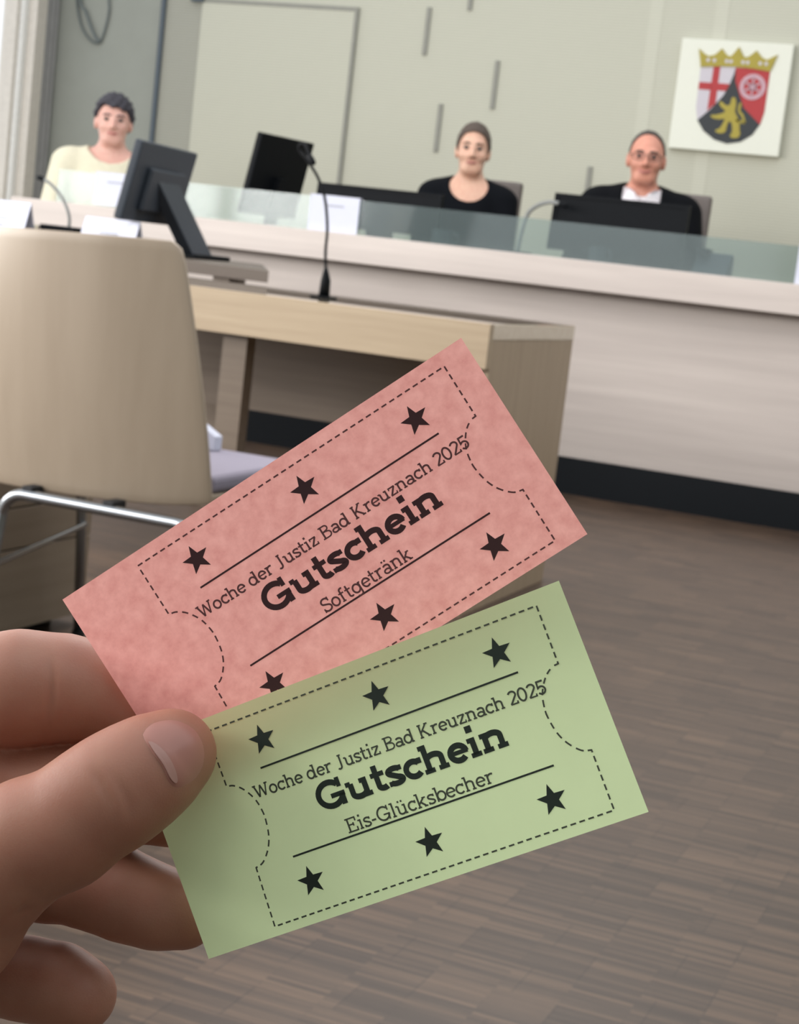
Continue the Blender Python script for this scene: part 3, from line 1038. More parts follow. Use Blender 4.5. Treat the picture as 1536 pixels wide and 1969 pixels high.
def person(loc, yaw, T, sw, skin, label, hair_mat, brow_mat, hair, top, headw=1.0, elbow=(0.07, -0.04), smile=0.0, shy=0.0):
    def rc(a, b, ra, rb):
        return ('rc', a, b, ra, rb)

    def el(c, r):
        return ('el', c, r)
    w = headw
    head = [(el((0, 0.018, T - 0.098), (0.076 * w, 0.094, 0.098)), 0.0), (el((0, -0.022, T - 0.145), (0.062 * w, 0.072, 0.092)), 0.03),
            (rc((-0.022, -0.052, T - 0.212), (0.022, -0.052, T - 0.212), 0.024, 0.024), 0.03),
            (rc((0, -0.088, T - 0.112), (0, -0.112, T - 0.150), 0.008, 0.0125), 0.012),
            (rc((-0.013, -0.096, T - 0.155), (0.013, -0.096, T - 0.155), 0.009, 0.009), 0.008),
            (rc((-0.036, -0.076, T - 0.096), (0.036, -0.076, T - 0.096), 0.012, 0.012), 0.015),
            (el((-0.040, -0.066, T - 0.150), (0.022, 0.018, 0.02)), 0.02), (el((0.040, -0.066, T - 0.150), (0.022, 0.018, 0.02)), 0.02),
            (el((-0.079 * w, 0.012, T - 0.132), (0.011, 0.022, 0.033)), 0.006), (el((0.079 * w, 0.012, T - 0.132), (0.011, 0.022, 0.033)), 0.006)]
    neck = [(rc((0, 0.018, T - 0.17), (0, 0.035, T - 0.31), 0.054 * w, 0.060 * w), 0.03)]
    torso = [(rc((-sw + 0.045, 0.035, T - 0.375 + shy), (sw - 0.045, 0.035, T - 0.375 + shy), 0.058, 0.058), 0.03),
             (rc((-0.05, 0.04, T - 0.315), (0.05, 0.04, T - 0.315), 0.05, 0.05), 0.08),
             (el((0, 0.02, T - 0.50), (sw * 0.92, 0.115, 0.19)), 0.06), (el((0, 0.03, T - 0.68), (sw * 0.82, 0.115, 0.2)), 0.05),
             (el((0, 0.03, 0.09), (0.18, 0.13, 0.12)), 0.05)]
    arms, hands, legs, feet = [], [], [], []
    for s in (-1, 1):
        sh = (s * sw, 0.035, T - 0.385 + shy)
        eb = (s * (sw + elbow[0]), elbow[1], T - 0.645)
        wr = (s * 0.11, -0.27, 0.20)
        arms += [(rc(sh, eb, 0.058, 0.043), 0.03), (rc(eb, wr, 0.042, 0.028), 0.02)]
        pc = (s * 0.085, -0.34, 0.185)
        hands += [(rc(wr, pc, 0.026, 0.034), 0.015)]
        for k in range(4):
            a = (s * (0.062 + 0.018 * k), -0.36, 0.188)
            L = (0.065, 0.075, 0.07, 0.055)[k]
            m = (a[0], a[1] - L * 0.6, a[2] - 0.004)
            e = (a[0], a[1] - L, a[2] - 0.022)
            hands += [(rc(a, m, 0.010, 0.009), 0.004), (rc(m, e, 0.009, 0.0075), 0.003)]
        hands += [(rc((s * 0.07, -0.31, 0.19), (s * 0.035, -0.36, 0.18), 0.013, 0.009), 0.006)]
        kn = (s * 0.12, -0.42, 0.075)
        an = (s * 0.12, -0.40, -0.36)
        legs += [(rc((s * 0.09, 0.0, 0.085), kn, 0.085, 0.06), 0.03), (rc(kn, an, 0.058, 0.04), 0.02)]
        feet += [(rc((s * 0.12, -0.40, -0.405), (s * 0.125, -0.56, -0.42), 0.04, 0.028), 0.02)]
    f = Field((-sw - 0.2, -0.64, -0.47), (sw + 0.2, 0.2, T + 0.03), 0.0055)
    for p, k in head:
        f.union(p, k)
    for s in (-1, 1):
        f.sub(el((s * 0.032 * w, -0.107, T - 0.117), (0.017, 0.016, 0.011)), 0.01)
    for p, k in neck + torso + arms + hands + legs + feet:
        f.union(p, k)
    V, F = f.mesh()
    body = np_mesh('person', V, F, skin)
    tag(body, label, 'person')
    body.location = loc
    body.rotation_euler = (0, 0, yaw)

    def garment(name, prims, off, clip, mat, k2=0.0, extra=()):
        g = Field((-sw - 0.22, -0.66, -0.48), (sw + 0.22, 0.24, T + 0.03), 0.007)
        for p, k in prims:
            g.union(p, k + 0.01, off)
        for p, k in extra:
            g.union(p, k, 0)
        if clip:
            g.clip(clip)
        V, F = g.mesh()
        return np_mesh(name, V, F, mat, body)

    nk = lambda X, Y, Z: 0.0
    sphere = lambda c, r: (lambda X, Y, Z: r - np.sqrt((X - c[0]) ** 2 + ((Y - c[1]) * 0.9) ** 2 + (Z - c[2]) ** 2))
    if top == 'tee_cream':
        garment('shirt', torso + arms[:1] + arms[2:3] + neck, 0.011, lambda X, Y, Z: np.maximum(sphere((0, -0.0, T - 0.225), 0.115)(X, Y, Z), 0.0 * X + (0.02 - Z)), CREAM)
    elif top == 'tee_black':
        garment('shirt', torso + arms[:1] + arms[2:3], 0.008, lambda X, Y, Z: np.maximum(sphere((0, -0.045, T - 0.268), 0.095)(X, Y, Z), 0.0 * X + (0.02 - Z)), BLKSH)
    else:
        garment('white_shirt', torso, 0.004, lambda X, Y, Z: np.maximum(0.0 * X + Y * 0 + np.abs(X) - 0.10, 0.3 - Z + 0 * X), WHITES)
        # stand collar with two points
        cm = MB()
        for s in (-1, 1):
            pts = [(s * 0.000, -0.070, T - 0.318), (s * 0.030, -0.058, T - 0.275), (s * 0.058, -0.03, T - 0.255), (s * 0.070, 0.02, T - 0.25),
                   (s * 0.085, 0.02, T - 0.285), (s * 0.080, -0.045, T - 0.305), (s * 0.052, -0.095, T - 0.375)]
            cm.prism(pts, (s * 0.004, -0.008, 0.0))
        local_mesh('collar', cm, WHITES, body)
        garment('robe', torso + arms, 0.02, lambda X, Y, Z: np.maximum(np.minimum(0.085 - np.abs(X) - np.maximum(0, (T - 0.33) - Z) * 0.45, -(Y - 0.03)), -(Z + 0.0) + 0.02) + 0.0 * X, ROBE,
                extra=[(rc((s * 0.10, 0.05, T - 0.325), (s * (sw - 0.01), 0.045, T - 0.365), 0.05, 0.055), 0.03) for s in (-1, 1)])
    garment('trousers', legs + torso[-1:], 0.012, lambda X, Y, Z: Z - 0.16 + 0 * X + 0 * Y, TROU)
    for s in (0, 1):
        g = Field((-0.25, -0.66, -0.48), (0.25, -0.30, -0.32), 0.006)
        g.union(feet[s][0], 0, 0.012)
        V, F = g.mesh()
        np_mesh('shoe', V, F, SHOE, body)

    # hair
    g = Field((-0.13, -0.13, T - 0.30), (0.13, 0.19, T + 0.05), 0.0035)
    X, Y, Z = np.meshgrid(*g.ax, indexing='ij', sparse=True)
    off = hair['off']
    cran = dist(('el', (0, 0.018, T - 0.098), (0.076 * w, 0.094, 0.098)), X, Y, Z) - off
    cran = cran + 0.003 * np.sin(X * 160 + Y * 60) * np.sin(Z * 140 + X * 40) * hair.get('rough', 1.4)
    line = hair['line'](X, Y, Z)
    g.a = np.maximum(cran, line).astype(np.float32)
    if 'bun' in hair:
        c, r = hair['bun']
        g.union(('el', (0, c[0], T + c[1]), (r, r, r)), 0.01)
    V, F = g.mesh()
    np_mesh('hair', V, F, hair_mat, body)

    # face details
    for s in (-1, 1):
        e = MB().ellip((s * 0.032 * w, -0.085, T - 0.117), (0.0135, 0.010, 0.0085))
        eo = local_mesh('eye', e, EYEW, body, True)
        local_mesh('iris', MB().ellip((s * 0.032 * w, -0.0935, T - 0.117), (0.0075, 0.003, 0.0075)), IRIS, eo, True)
        bp = [(s * 0.014, -0.0935, T - 0.099), (s * 0.030 * w, -0.092, T - 0.094), (s * 0.046 * w, -0.081, T - 0.098)]
        local_mesh('eyebrow', MB().tube(bez(bp, 5), 0.0038, 8), brow_mat, body, True)
    lp = [(-0.022 - smile * 0.006, -0.081 + smile * 0.004, T - 0.183 + smile * 0.006), (-0.012, -0.0915, T - 0.183 - smile * 0.001), (0, -0.0945, T - 0.184 - smile * 0.002), (0.012, -0.0915, T - 0.183 - smile * 0.001), (0.022 + smile * 0.006, -0.081 + smile * 0.004, T - 0.183 + smile * 0.006)]
    local_mesh('lips', MB().tube(bez(lp, 5), [0.002] + [0.0045] * 19 + [0.002], 8), LIPM, body, True)
    return body


def line_fringe(T):
    def f(X, Y, Z):
        h = T - 0.054 + 0.03 * np.clip((X + 0.02) / 0.06, -1, 1) * -0.35 + 0.005 * np.sin(X * 95) + 0.003 * np.sin(X * 230 + 1)       # fringe a little lower on one side
        h = h - np.clip((Y + 0.05) / 0.05, 0, 1) * 0.066 - np.clip((Y - 0.03) / 0.05, 0, 1) * 0.085
        return h - Z
    return f


def line_pulled(T):
    def f(X, Y, Z):
        h = T - 0.040 - (np.abs(X) / 0.07) ** 2 * 0.030
        h = h - np.clip((Y + 0.05) / 0.055, 0, 1) * 0.085 - np.clip((Y - 0.02) / 0.06, 0, 1) * 0.07
        return h - Z
    return f


def line_short(T):
    def f(X, Y, Z):
        h = T - 0.014 - (np.abs(X) / 0.07) ** 2 * 0.012
        h = h - np.clip((Y + 0.035) / 0.05, 0, 1) * 0.105 - np.clip((Y - 0.03) / 0.06, 0, 1) * 0.055
        return h - Z
    return f


T1, T2, T3 = 0.842, 0.88, 0.91
person((-4.60, 7.32, 0.65), math.radians(31), T1, 0.215, SKIN1, 'young man with dark fringe and cream shirt seated at the left bench end',
       HAIRD, HAIRD, dict(off=0.019, line=line_fringe(T1), rough=1.8), 'tee_cream', 1.05, elbow=(0.06, -0.12), smile=0.4, shy=0.045)
person((-2.845, 7.62, 0.65), math.radians(19), T2, 0.172, SKIN2, 'woman with brown hair tied back in black shirt seated in the bench middle',
       HAIRB, HAIRB, dict(off=0.011, line=line_pulled(T2), bun=((0.135, -0.10), 0.038), rough=0.4), 'tee_black', 0.93, elbow=(0.02, -0.06), shy=0.04)
jd = person((-2.02, 7.62, 0.65), math.radians(14), T3, 0.20, SKIN3, 'smiling man with glasses in black robe and white collar seated on the right',
            HAIRG, HAIRG, dict(off=0.006, line=line_short(T3), rough=0.4), 'robe', 1.0, elbow=(0.06, -0.06), smile=1.0, shy=0.04)
# spectacles
gm = MB()
for s in (-1, 1):
    loop = []
    for k in range(21):
        a = 2 * PI * k / 20
        ca, sa = math.cos(a), math.sin(a)
        loop.append((s * 0.034 + 0.024 * math.copysign(abs(ca) ** 0.6, ca), -0.109 + 0.10 * abs(s * 0.034 + 0.024 * ca) ** 1.3, T3 - 0.120 + 0.016 * math.copysign(abs(sa) ** 0.6, sa)))
    gm.tube(loop, 0.0017, 6)
    gm.tube([(s * 0.058, -0.105, T3 - 0.112), (s * 0.076, -0.07, T3 - 0.113), (s * 0.083, 0.005, T3 - 0.112)], 0.0016, 6)
gm.tube([(-0.011, -0.109, T3 - 0.115), (0, -0.113, T3 - 0.112), (0.011, -0.109, T3 - 0.115)], 0.0016, 6)
local_mesh('glasses', gm, IRIS, jd, True)


# ------------------------------------------------------------------ office chairs behind the bench
def office_chair(x, y, yaw, top, label, backw=0.5):
    r = bpy.data.objects.new('office_chair', None)
    link(r)
    r.location = (x, y, 0.2)
    r.rotation_euler = (0, 0, yaw)
    tag(r, label, 'chair', 'office chairs behind the bench')
    t = top - 0.2

    def part(nm, mb, mat, bev=0.0):
        o = local_mesh(nm, mb, mat, r)
        if bev:
            m = o.modifiers.new('bevel', 'BEVEL')
            m.width = bev
            m.segments = 3
        return o
    part('seat', MB().box(-0.24, 0.24, -0.30, 0.2, 0.37, 0.435), LEATHER, 0.02)
    part('backrest', MB().obox((-backw / 2, 0.245, 0.50), (backw, 0, 0), (0, 0.05, t - 0.50), (0, 0.055, 0)), LEATHER, 0.015)
    part('back_support', MB().obox((-0.03, 0.22, 0.34), (0.06, 0, 0), (0, 0.09, 0.30), (0, 0.02, 0)), BLACK)
    part('seat_bracket', MB().box(-0.04, 0.04, -0.05, 0.24, 0.335, 0.37), BLACK)
    part('column', MB().tube([(0, 0, 0.06), (0, 0, 0.36)], 0.028, 14), CHROME)
    for k in range(5):
        a = 2 * PI * k / 5 + 0.3
        lg = part('base_leg', MB().tube([(0, 0, 0.085), (0.27 * math.cos(a), 0.27 * math.sin(a), 0.06)], [0.028, 0.016], 10), BLACK)
        cx, cy = 0.27 * math.cos(a), 0.27 * math.sin(a)
        local_mesh('caster', MB().tube([(cx - 0.012, cy, 0.027), (cx + 0.012, cy, 0.027)], 0.027, 14), RUBBER, lg)
    return r


office_chair(-2.865, 7.66, math.radians(4), 1.30, 'grey brown office chair behind the woman in black', 0.36)
office_chair(-2.0, 7.66, math.radians(6), 1.322, 'grey brown office chair behind the robed man', 0.50)
sl = empty('stool', (-4.60, 7.34, 0.2), 'low round stool under the man in cream', 'stool')
MB().tube([(-4.60, 7.34, 0.59), (-4.60, 7.34, 0.60), (-4.60, 7.34, 0.63), (-4.60, 7.34, 0.64)], [0.17, 0.18, 0.18, 0.17], 24).build('seat', LEATHER, sl)
MB().tube([(-4.60, 7.34, 0.21), (-4.60, 7.34, 0.59)], 0.03, 14).build('column', CHROME, sl)
MB().tube([(-4.60, 7.34, 0.20), (-4.60, 7.34, 0.215)], 0.2, 24).build('base', BLACK, sl)


# ================================================================== THE TICKETS
def arc(cx, cy, rx, ry, a0, a1, n=14):
    return [(cx + rx * math.cos(math.radians(a0 + (a1 - a0) * i / n)), cy + ry * math.sin(math.radians(a0 + (a1 - a0) * i / n))) for i in range(n + 1)]


def glyphs(t, sf):
    """slab-serif letters, cap height 1; t stroke, sf serif half length. Each: (advance, [ (polyline, width) ])"""
    X = 0.68
    h = t / 2
    ts = t * 0.8
    s = ts / 2
    G = {}

    def ser(x, y, l=sf, r=sf):
        return ([(x - l - h, y), (x + r + h, y)], ts)
    ow = 0.30
    bowl = lambda cx: (arc(cx, X / 2, ow - h * 0.6, X / 2 - s * 0.9, 0, 360, 28), t)
    G['o'] = (0.68, [bowl(0.32)])
    G['c'] = (0.60, [(arc(0.33, X / 2, ow - h * 0.6, X / 2 - s, 42, 318, 22), t), ([(0.545, X * 0.68), (0.545, X * 0.98)], ts)])
    G['e'] = (0.64, [(arc(0.32, X / 2, ow - h * 0.6, X / 2 - s, -2, 318, 24), t), ([(0.04, X * 0.52), (0.61, X * 0.52)], ts * 0.9)])
    G['n'] = (0.80, [([(0.17, s), (0.17, X)], t), ser(0.17, s), ([(0.02, X - s), (0.17, X - s)], ts),
                     (arc(0.39, X - 0.22, 0.22, 0.22 - s, 175, 0, 12) + [(0.61, s)], t), ser(0.61, s)])
    G['h'] = (0.80, [([(0.17, s), (0.17, 1.0)], t), ser(0.17, s), ([(0.02, 1.0 - s), (0.17, 1.0 - s)], ts),
                     (arc(0.39, X - 0.22, 0.22, 0.22 - s, 175, 0, 12) + [(0.61, s)], t), ser(0.61, s)])
    G['u'] = (0.80, [([(0.17, X - s)] + [(0.17, 0.22)] + arc(0.38, 0.22, 0.21, 0.22 - s, 180, 360, 12), t), ([(0.01, X - s), (0.17, X - s)], ts),
                     ([(0.60, 0), (0.60, X)], t), ([(0.45, X - s), (0.60, X - s)], ts), ([(0.60, s), (0.60 + h + sf, s)], ts)])
    G['d'] = (0.80, [bowl(0.32), ([(0.60, 0), (0.60, 1.0)], t), ([(0.43, 1.0 - s), (0.60, 1.0 - s)], ts), ([(0.60, s), (0.60 + h + sf, s)], ts)])
    G['b'] = (0.76, [bowl(0.44), ([(0.15, 0), (0.15, 1.0)], t), ([(0.0, 1.0 - s), (0.15, 1.0 - s)], ts)])
    G['g'] = (0.78, [bowl(0.32), ([(0.60, X), (0.60, -0.08)] + arc(0.38, -0.08, 0.22, 0.20 - s, 0, -150, 12), t), ([(0.60, X - s), (0.60 + h + sf, X - s)], ts)])
    G['r'] = (0.58, [([(0.17, s), (0.17, X)], t), ser(0.17, s), ([(0.02, X - s), (0.17, X - s)], ts), (arc(0.42, X - 0.27, 0.25, 0.27 - s, 170, 62, 10), t)])
    G['s'] = (0.52, [(arc(0.255, X * 0.735, 0.19, X * 0.265 - s * 0.9, 25, 230, 14)[:-1] + arc(0.255, X * 0.27, 0.20, X * 0.27 - s * 0.9, 65, -155, 16), t * 0.95),
                     ([(0.44, X * 0.72), (0.44, X * 0.98)], ts * 0.9), ([(0.065, X * 0.02), (0.065, X * 0.28)], ts * 0.9)])
    G['t'] = (0.50, [([(0.20, 0.92), (0.20, 0.18)] + arc(0.34, 0.18, 0.14, 0.18 - s, 180, 320, 8), t), ([(0.02, X - s), (0.44, X - s)], ts)])
    G['i'] = (0.38, [([(0.18, s), (0.18, X)], t), ser(0.18, s), ([(0.02, X - s), (0.18, X - s)], ts), ([(0.18, 0.86), (0.18, 0.86 + t * 1.15)], t * 1.15)])
    G['l'] = (0.38, [([(0.18, s), (0.18, 1.0)], t), ser(0.18, s), ([(0.02, 1.0 - s), (0.18, 1.0 - s)], ts)])
    G['f'] = (0.48, [([(0.18, s), (0.18, 0.80)] + arc(0.34, 0.80, 0.16, 0.20 - s, 180, 55, 8), t), ser(0.18, s), ([(0.01, X - s), (0.40, X - s)], ts)])
    G['z'] = (0.62, [([(0.05, X - s), (0.55, X - s)], ts), ([(0.52, X - s), (0.08, s)], t), ([(0.05, s), (0.57, s)], ts), ([(0.07, X), (0.07, X * 0.68)], ts * 0.8), ([(0.55, 0), (0.55, X * 0.32)], ts * 0.8)])
    G['a'] = (0.68, [(arc(0.31, X - 0.2, 0.22, 0.2 - s, 150, 0, 10) + [(0.53, 0.0)], t), (arc(0.28, 0.20, 0.22, 0.2 - s * 0.9, 0, 360, 22), t * 0.9), ([(0.53, s), (0.53 + h + sf, s)], ts)])
    G['k'] = (0.78, [([(0.16, s), (0.16, 1.0)], t), ser(0.16, s), ([(0.0, 1.0 - s), (0.16, 1.0 - s)], ts), ([(0.18, 0.26), (0.56, X - s)], t * 0.9), ([(0.32, 0.36), (0.60, s)], t), ser(0.60, s), ser(0.56, X - s)])
    dots = lambda x: [([(x - 0.11, 0.84), (x - 0.11, 0.84 + t)], t), ([(x + 0.11, 0.84), (x + 0.11, 0.84 + t)], t)]
    G['ä'] = (G['a'][0], G['a'][1] + dots(0.31))
    G['ü'] = (G['u'][0], G['u'][1] + dots(0.38))
    G['-'] = (0.42, [([(0.05, 0.32), (0.35, 0.32)], t)])
    G[' '] = (0.34, [])
    G['W'] = (1.20, [([(0.12, 1 - s), (0.36, h)], t), ([(0.36, h), (0.59, 0.92)], ts), ([(0.59, 0.92), (0.83, h)], t), ([(0.83, h), (1.06, 1 - s)], ts), ser(0.12, 1 - s), ser(1.06, 1 - s)])
    G['J'] = (0.62, [([(0.36, 1 - s), (0.36, 0.18)] + arc(0.20, 0.18, 0.16, 0.20, 0, -140, 10), t), ser(0.36, 1 - s)])
    G['B'] = (0.84, [([(0.18, s), (0.18, 1 - s)], t), ([(0.02, 1 - s), (0.46, 1 - s)] + arc(0.46, 0.76, 0.20, 0.24 - s, 90, -90, 10) + [(0.18, 0.52)], ts), ([(0.18, 0.52), (0.50, 0.52)] + arc(0.50, 0.27, 0.24, 0.25 - s * 0.5, 90, -90, 10) + [(0.02, s)], ts)])
    G['K'] = (0.96, [([(0.18, s), (0.18, 1 - s)], t), ser(0.18, s), ser(0.18, 1 - s), ([(0.20, 0.38), (0.70, 1 - s)], t * 0.9), ([(0.36, 0.53), (0.76, s)], t), ser(0.76, s), ser(0.70, 1 - s)])
    G['G'] = (1.0, [(arc(0.50, 0.5, 0.44 - h * 0.6, 0.5 - s, 42, 345, 26), t), ([(0.50, 0.42), (0.94, 0.42)], ts), ([(0.84, 0.42), (0.84, 0.02)], t), ([(0.83, 0.66), (0.83, 1.0)], ts)])
    G['S'] = (0.72, [(arc(0.355, 0.735, 0.27, 0.265 - s * 0.9, 25, 230, 16)[:-1] + arc(0.355, 0.27, 0.28, 0.27 - s * 0.9, 65, -155, 18), t), ([(0.615, 0.70), (0.615, 0.99)], ts), ([(0.085, 0.01), (0.085, 0.30)], ts)])
    G['E'] = (0.82, [([(0.18, s), (0.18, 1 - s)], t), ([(0.02, 1 - s), (0.72, 1 - s)], ts), ([(0.02, s), (0.74, s)], ts), ([(0.18, 0.52), (0.52, 0.52)], ts), ([(0.70, 1.0), (0.70, 0.70)], ts), ([(0.72, 0.0), (0.72, 0.30)], ts), ([(0.52, 0.64), (0.52, 0.40)], ts)])
    G['2'] = (0.68, [(arc(0.32, 0.72, 0.25, 0.28 - s, 160, -38, 14) + [(0.08, s)], t), ([(0.06, s), (0.60, s)], ts), ([(0.58, 0.0), (0.58, 0.22)], ts)])
    G['0'] = (0.70, [(arc(0.33, 0.5, 0.27, 0.5 - s, 0, 360, 28), t)])
    G['5'] = (0.68, [([(0.56, 1 - s), (0.14, 1 - s), (0.11, 0.50)] + arc(0.31, 0.32, 0.26, 0.32 - s, 130, -150, 18), t)])
    return G


def ribbon(mb, pl, w, fn):
    n = len(pl)
    L, R = [], []
    closed = n > 3 and math.hypot(pl[0][0] - pl[-1][0], pl[0][1] - pl[-1][1]) < 1e-6
    for i in range(n):
        a = pl[i - 1] if i > 0 else (pl[-2] if closed else pl[0])
        b = pl[i]
        c = pl[i + 1] if i < n - 1 else (pl[1] if closed else pl[-1])
        d1 = (b[0] - a[0], b[1] - a[1])
        d2 = (c[0] - b[0], c[1] - b[1])
        l1, l2 = math.hypot(*d1) or 1, math.hypot(*d2) or 1
        if math.hypot(*d1) < 1e-9:
            d1, l1 = d2, l2
        if math.hypot(*d2) < 1e-9:
            d2, l2 = d1, l1
        n1 = (-d1[1] / l1, d1[0] / l1)
        n2 = (-d2[1] / l2, d2[0] / l2)
        m = (n1[0] + n2[0], n1[1] + n2[1])
        q = max(0.5, 1 + n1[0] * n2[0] + n1[1] * n2[1])
        m = (m[0] / q, m[1] / q)
        L.append((b[0] + m[0] * w / 2, b[1] + m[1] * w / 2))
        R.append((b[0] - m[0] * w / 2, b[1] - m[1] * w / 2))
    vs = [fn(p) for p in L] + [fn(p) for p in R]
    mb.add(vs, [(i, n + i, n + i + 1, i + 1) for i in range(n - 1)])


def text(mb, s, x0, x1, base, cap, t, sf):
    """letters between x0 and x1 (mm) on a base line measured down from the ticket's top edge"""
    G = glyphs(t, sf)
    tot = sum(G[c][0] for c in s) - 0.08
    kx = (x1 - x0) / tot
    x = 0.0
    for c in s:
        adv, st = G[c]
        for pl, w in st:
            # keep stroke weight: ribbon in millimetres
            q = [(x0 + (x + p[0]) * kx, -base + p[1] * cap) for p in pl]
            zz = 0.0001 + len(mb.f) * 2e-8
            ribbon(mb, q, w * cap, lambda p: (p[0] / 1000, p[1] / 1000, zz))
        x += adv


TW, TH = 105.0, 49.5


def ticket(name, mat, ink, origin, xd, ud, scale, label, item, ix0, ix1):
    NX, NY = 20, 10
    vs = [(TW * i / NX / 1000, -TH * j / NY / 1000, 0) for j in range(NY + 1) for i in range(NX + 1)]
    fs = [(j * (NX + 1) + i, (j + 1) * (NX + 1) + i, (j + 1) * (NX + 1) + i + 1, j * (NX + 1) + i + 1) for j in range(NY) for i in range(NX)]
    me = bpy.data.meshes.new(name)
    me.from_pydata(vs, [], fs)
    me.materials.append(mat)
    o = bpy.data.objects.new(name, me)
    link(o)
    xd, ud = Vector(xd).normalized(), Vector(ud)
    ud = (ud - xd * ud.dot(xd)).normalized()
    nd = xd.cross(ud)
    o.matrix_world = Matrix(((xd.x * scale, ud.x * scale, nd.x * scale, origin[0]), (xd.y * scale, ud.y * scale, nd.y * scale, origin[1]),
                             (xd.z * scale, ud.z * scale, nd.z * scale, origin[2]), (0, 0, 0, 1)))
    tag(o, label, 'ticket')

    thin = THINP if ink is INKP else THING

    def child(nm, fill, im=None):
        m = MB()
        fill(m)
        return local_mesh(nm, m, im or ink, o)

    mm = lambda p: (p[0] / 1000, p[1] / 1000, 0.0001)
    # dashed ticket outline with a round bite on either side
    def bite(sgn):
        x = 18.6 if sgn > 0 else 98.6
        pts = [(x, -15.6), (x + sgn * 1.6, -15.9), (x + sgn * 3.6, -17.4), (x + sgn * 5.4, -20.2), (x + sgn * 6.1, -23.2), (x + sgn * 6.1, -25.4), (x + sgn * 5.5, -28.6), (x + sgn * 4.2, -31.3), (x + sgn * 2.0, -33.6), (x, -34.2)]
        return [(v.x, v.y) for v in bez([(a, b, 0) for a, b in pts], 5)]
    path = [(18.6, -2.9), (98.7, -3.1)] + bite(-1) + [(98.5, -47.0), (18.0, -47.4)] + bite(1)[::-1] + [(18.6, -2.9)]

    def dashes(m):
        seg = []
        for a, b in zip(path[:-1], path[1:]):
            k = max(1, int(math.hypot(b[0] - a[0], b[1] - a[1]) / 0.25))
            seg += [(a[0] + (b[0] - a[0]) * i / k, a[1] + (b[1] - a[1]) * i / k) for i in range(k)]
        acc, cur, on, lim = 0.0, [seg[0]], True, 1.25
        for a, b in zip(seg[:-1], seg[1:]):
            acc += math.hypot(b[0] - a[0], b[1] - a[1])
            if on:
                cur.append(b)
            if acc >= lim:
                if on and len(cur) > 1:
                    ribbon(m, cur, 0.36, mm)
                on = not on
                acc, cur, lim = 0.0, [b], (1.25 if on else 0.72)
    child('dashed_border', dashes, thin)
    for (x, y) in ((30.6, 8.7), (59.1, 8.7), (87.4, 9.2), (30.0, 40.7), (58.8, 41.1), (87.1, 41.0)):
        def star(m, x=x, y=y):
            P = []
            for k in range(10):
                r = 3.35 if k % 2 == 0 else 1.42
                a = PI / 2 + k * PI / 5
                P.append((x + r * math.cos(a), -y + r * math.sin(a)))
            c = (x, -y)
            vs = [mm(c)] + [mm(p) for p in P]
            m.add(vs, [(0, 1 + k, 1 + (k + 1) % 10) for k in range(10)])
        child('star', star)
    for y in (14.4, 34.6):
        child('rule', lambda m, y=y: ribbon(m, [(27.8, -y), (90.0, -y)], 0.42, mm))
    child('heading_text', lambda m: text(m, 'Woche der Justiz Bad Kreuznach 2025', 24.3, 94.2, 20.4, 2.95, 0.14, 0.06), thin)
    child('title_text', lambda m: text(m, 'Gutschein', 37.4, 82.3, 27.8, 6.1, 0.21, 0.05))
    child('item_text', lambda m: text(m, item, ix0, ix1, 33.9, 3.15, 0.13, 0.06), thin)
    return o


ticket('ticket', PINKP, INKP, (-0.2049, 0.3222, 0.8107), (0.7281, 0.2414, 0.6415), (-0.6345, -0.1168, 0.7641), 1.012,
       'pink voucher ticket with stars, held behind the green one', 'Softgetränk', 48.2, 70.8)
GO, GXD, GUD = (-0.1846, 0.3238, 0.7807), (0.8606, 0.0690, 0.5046), (-0.5077, 0.0388, 0.8606)
ticket('ticket', GREENP, INKG, GO, GXD, GUD, 1.0,
       'green voucher ticket with stars, held in front under the thumb', 'Eis-Glücksbecher', 42.0, 76.8)

# ================================================================== THE HAND (own frame: x along the green ticket, y up it, z out of it)
HS = 0.001
thumb = [(14.7, -4.5, 9.4, 8.4), (13.0, -5.0, 10.5, 9.7), (8.0, -6.4, 13.8, 11.4), (1.8, -8.0, 17.4, 12.1), (-4.7, -9.5, 20.0, 11.8), (-10.6, -11.6, 21.8, 12.2), (-17.3, -11.1, 23.6, 12.7), (-26.4, -12.7, 24.5, 14.2), (-44.2, -19.8, 23.5, 16.9), (-76.7, -15.5, 21.3, 22.2)]
index = [(13.2, -5.9, -19.0, 8.5), (5.5, 1.0, -16.6, 9.4), (-1.8, 7.7, -14.2, 10.0), (-9.1, 14.4, -11.0, 10.7), (-16.2, 18.5, -7.6, 11.9), (-24.2, 21.9, -3.6, 12.8), (-36.7, 25.5, -2.2, 13.0), (-75.2, 32.6, -1.0, 15.5)]
middle = [(4.9, -20.4, -14.6, 8.3), (-2.6, -15.0, -12.6, 9.3), (-12.6, -10.1, -10.8, 10.2), (-23.1, -5.2, -9.9, 11.1), (-41.6, 5.0, -10.0, 12.0), (-54.2, 10.9, -9.3, 12.6), (-86.0, 22.4, -4.7, 15.8)]
ringf = [(-9.5, -39.5, -12.7, 8.2), (-14.9, -36.0, -11.5, 9.1), (-21.3, -31.3, -11.0, 9.8), (-28.0, -25.7, -11.3, 10.6), (-39.5, -19.8, -12.0, 11.3), (-53.2, -12.2, -11.9, 11.9), (-66.7, -5.1, -10.8, 12.3), (-94.2, 8.4, -7.5, 15.3)]
pinky = [(-40.1, -48.8, -8.3, 8.8), (-44.7, -45.1, -8.5, 9.1), (-52.4, -41.5, -8.7, 9.2), (-63.0, -37.0, -8.9, 9.6), (-77.4, -29.1, -9.5, 10.5), (-100.8, -7.9, -11.1, 14.1)]
HLO, HHI, HH = (-0.30, -0.075, -0.045), (0.03, 0.065, 0.065), 0.0009


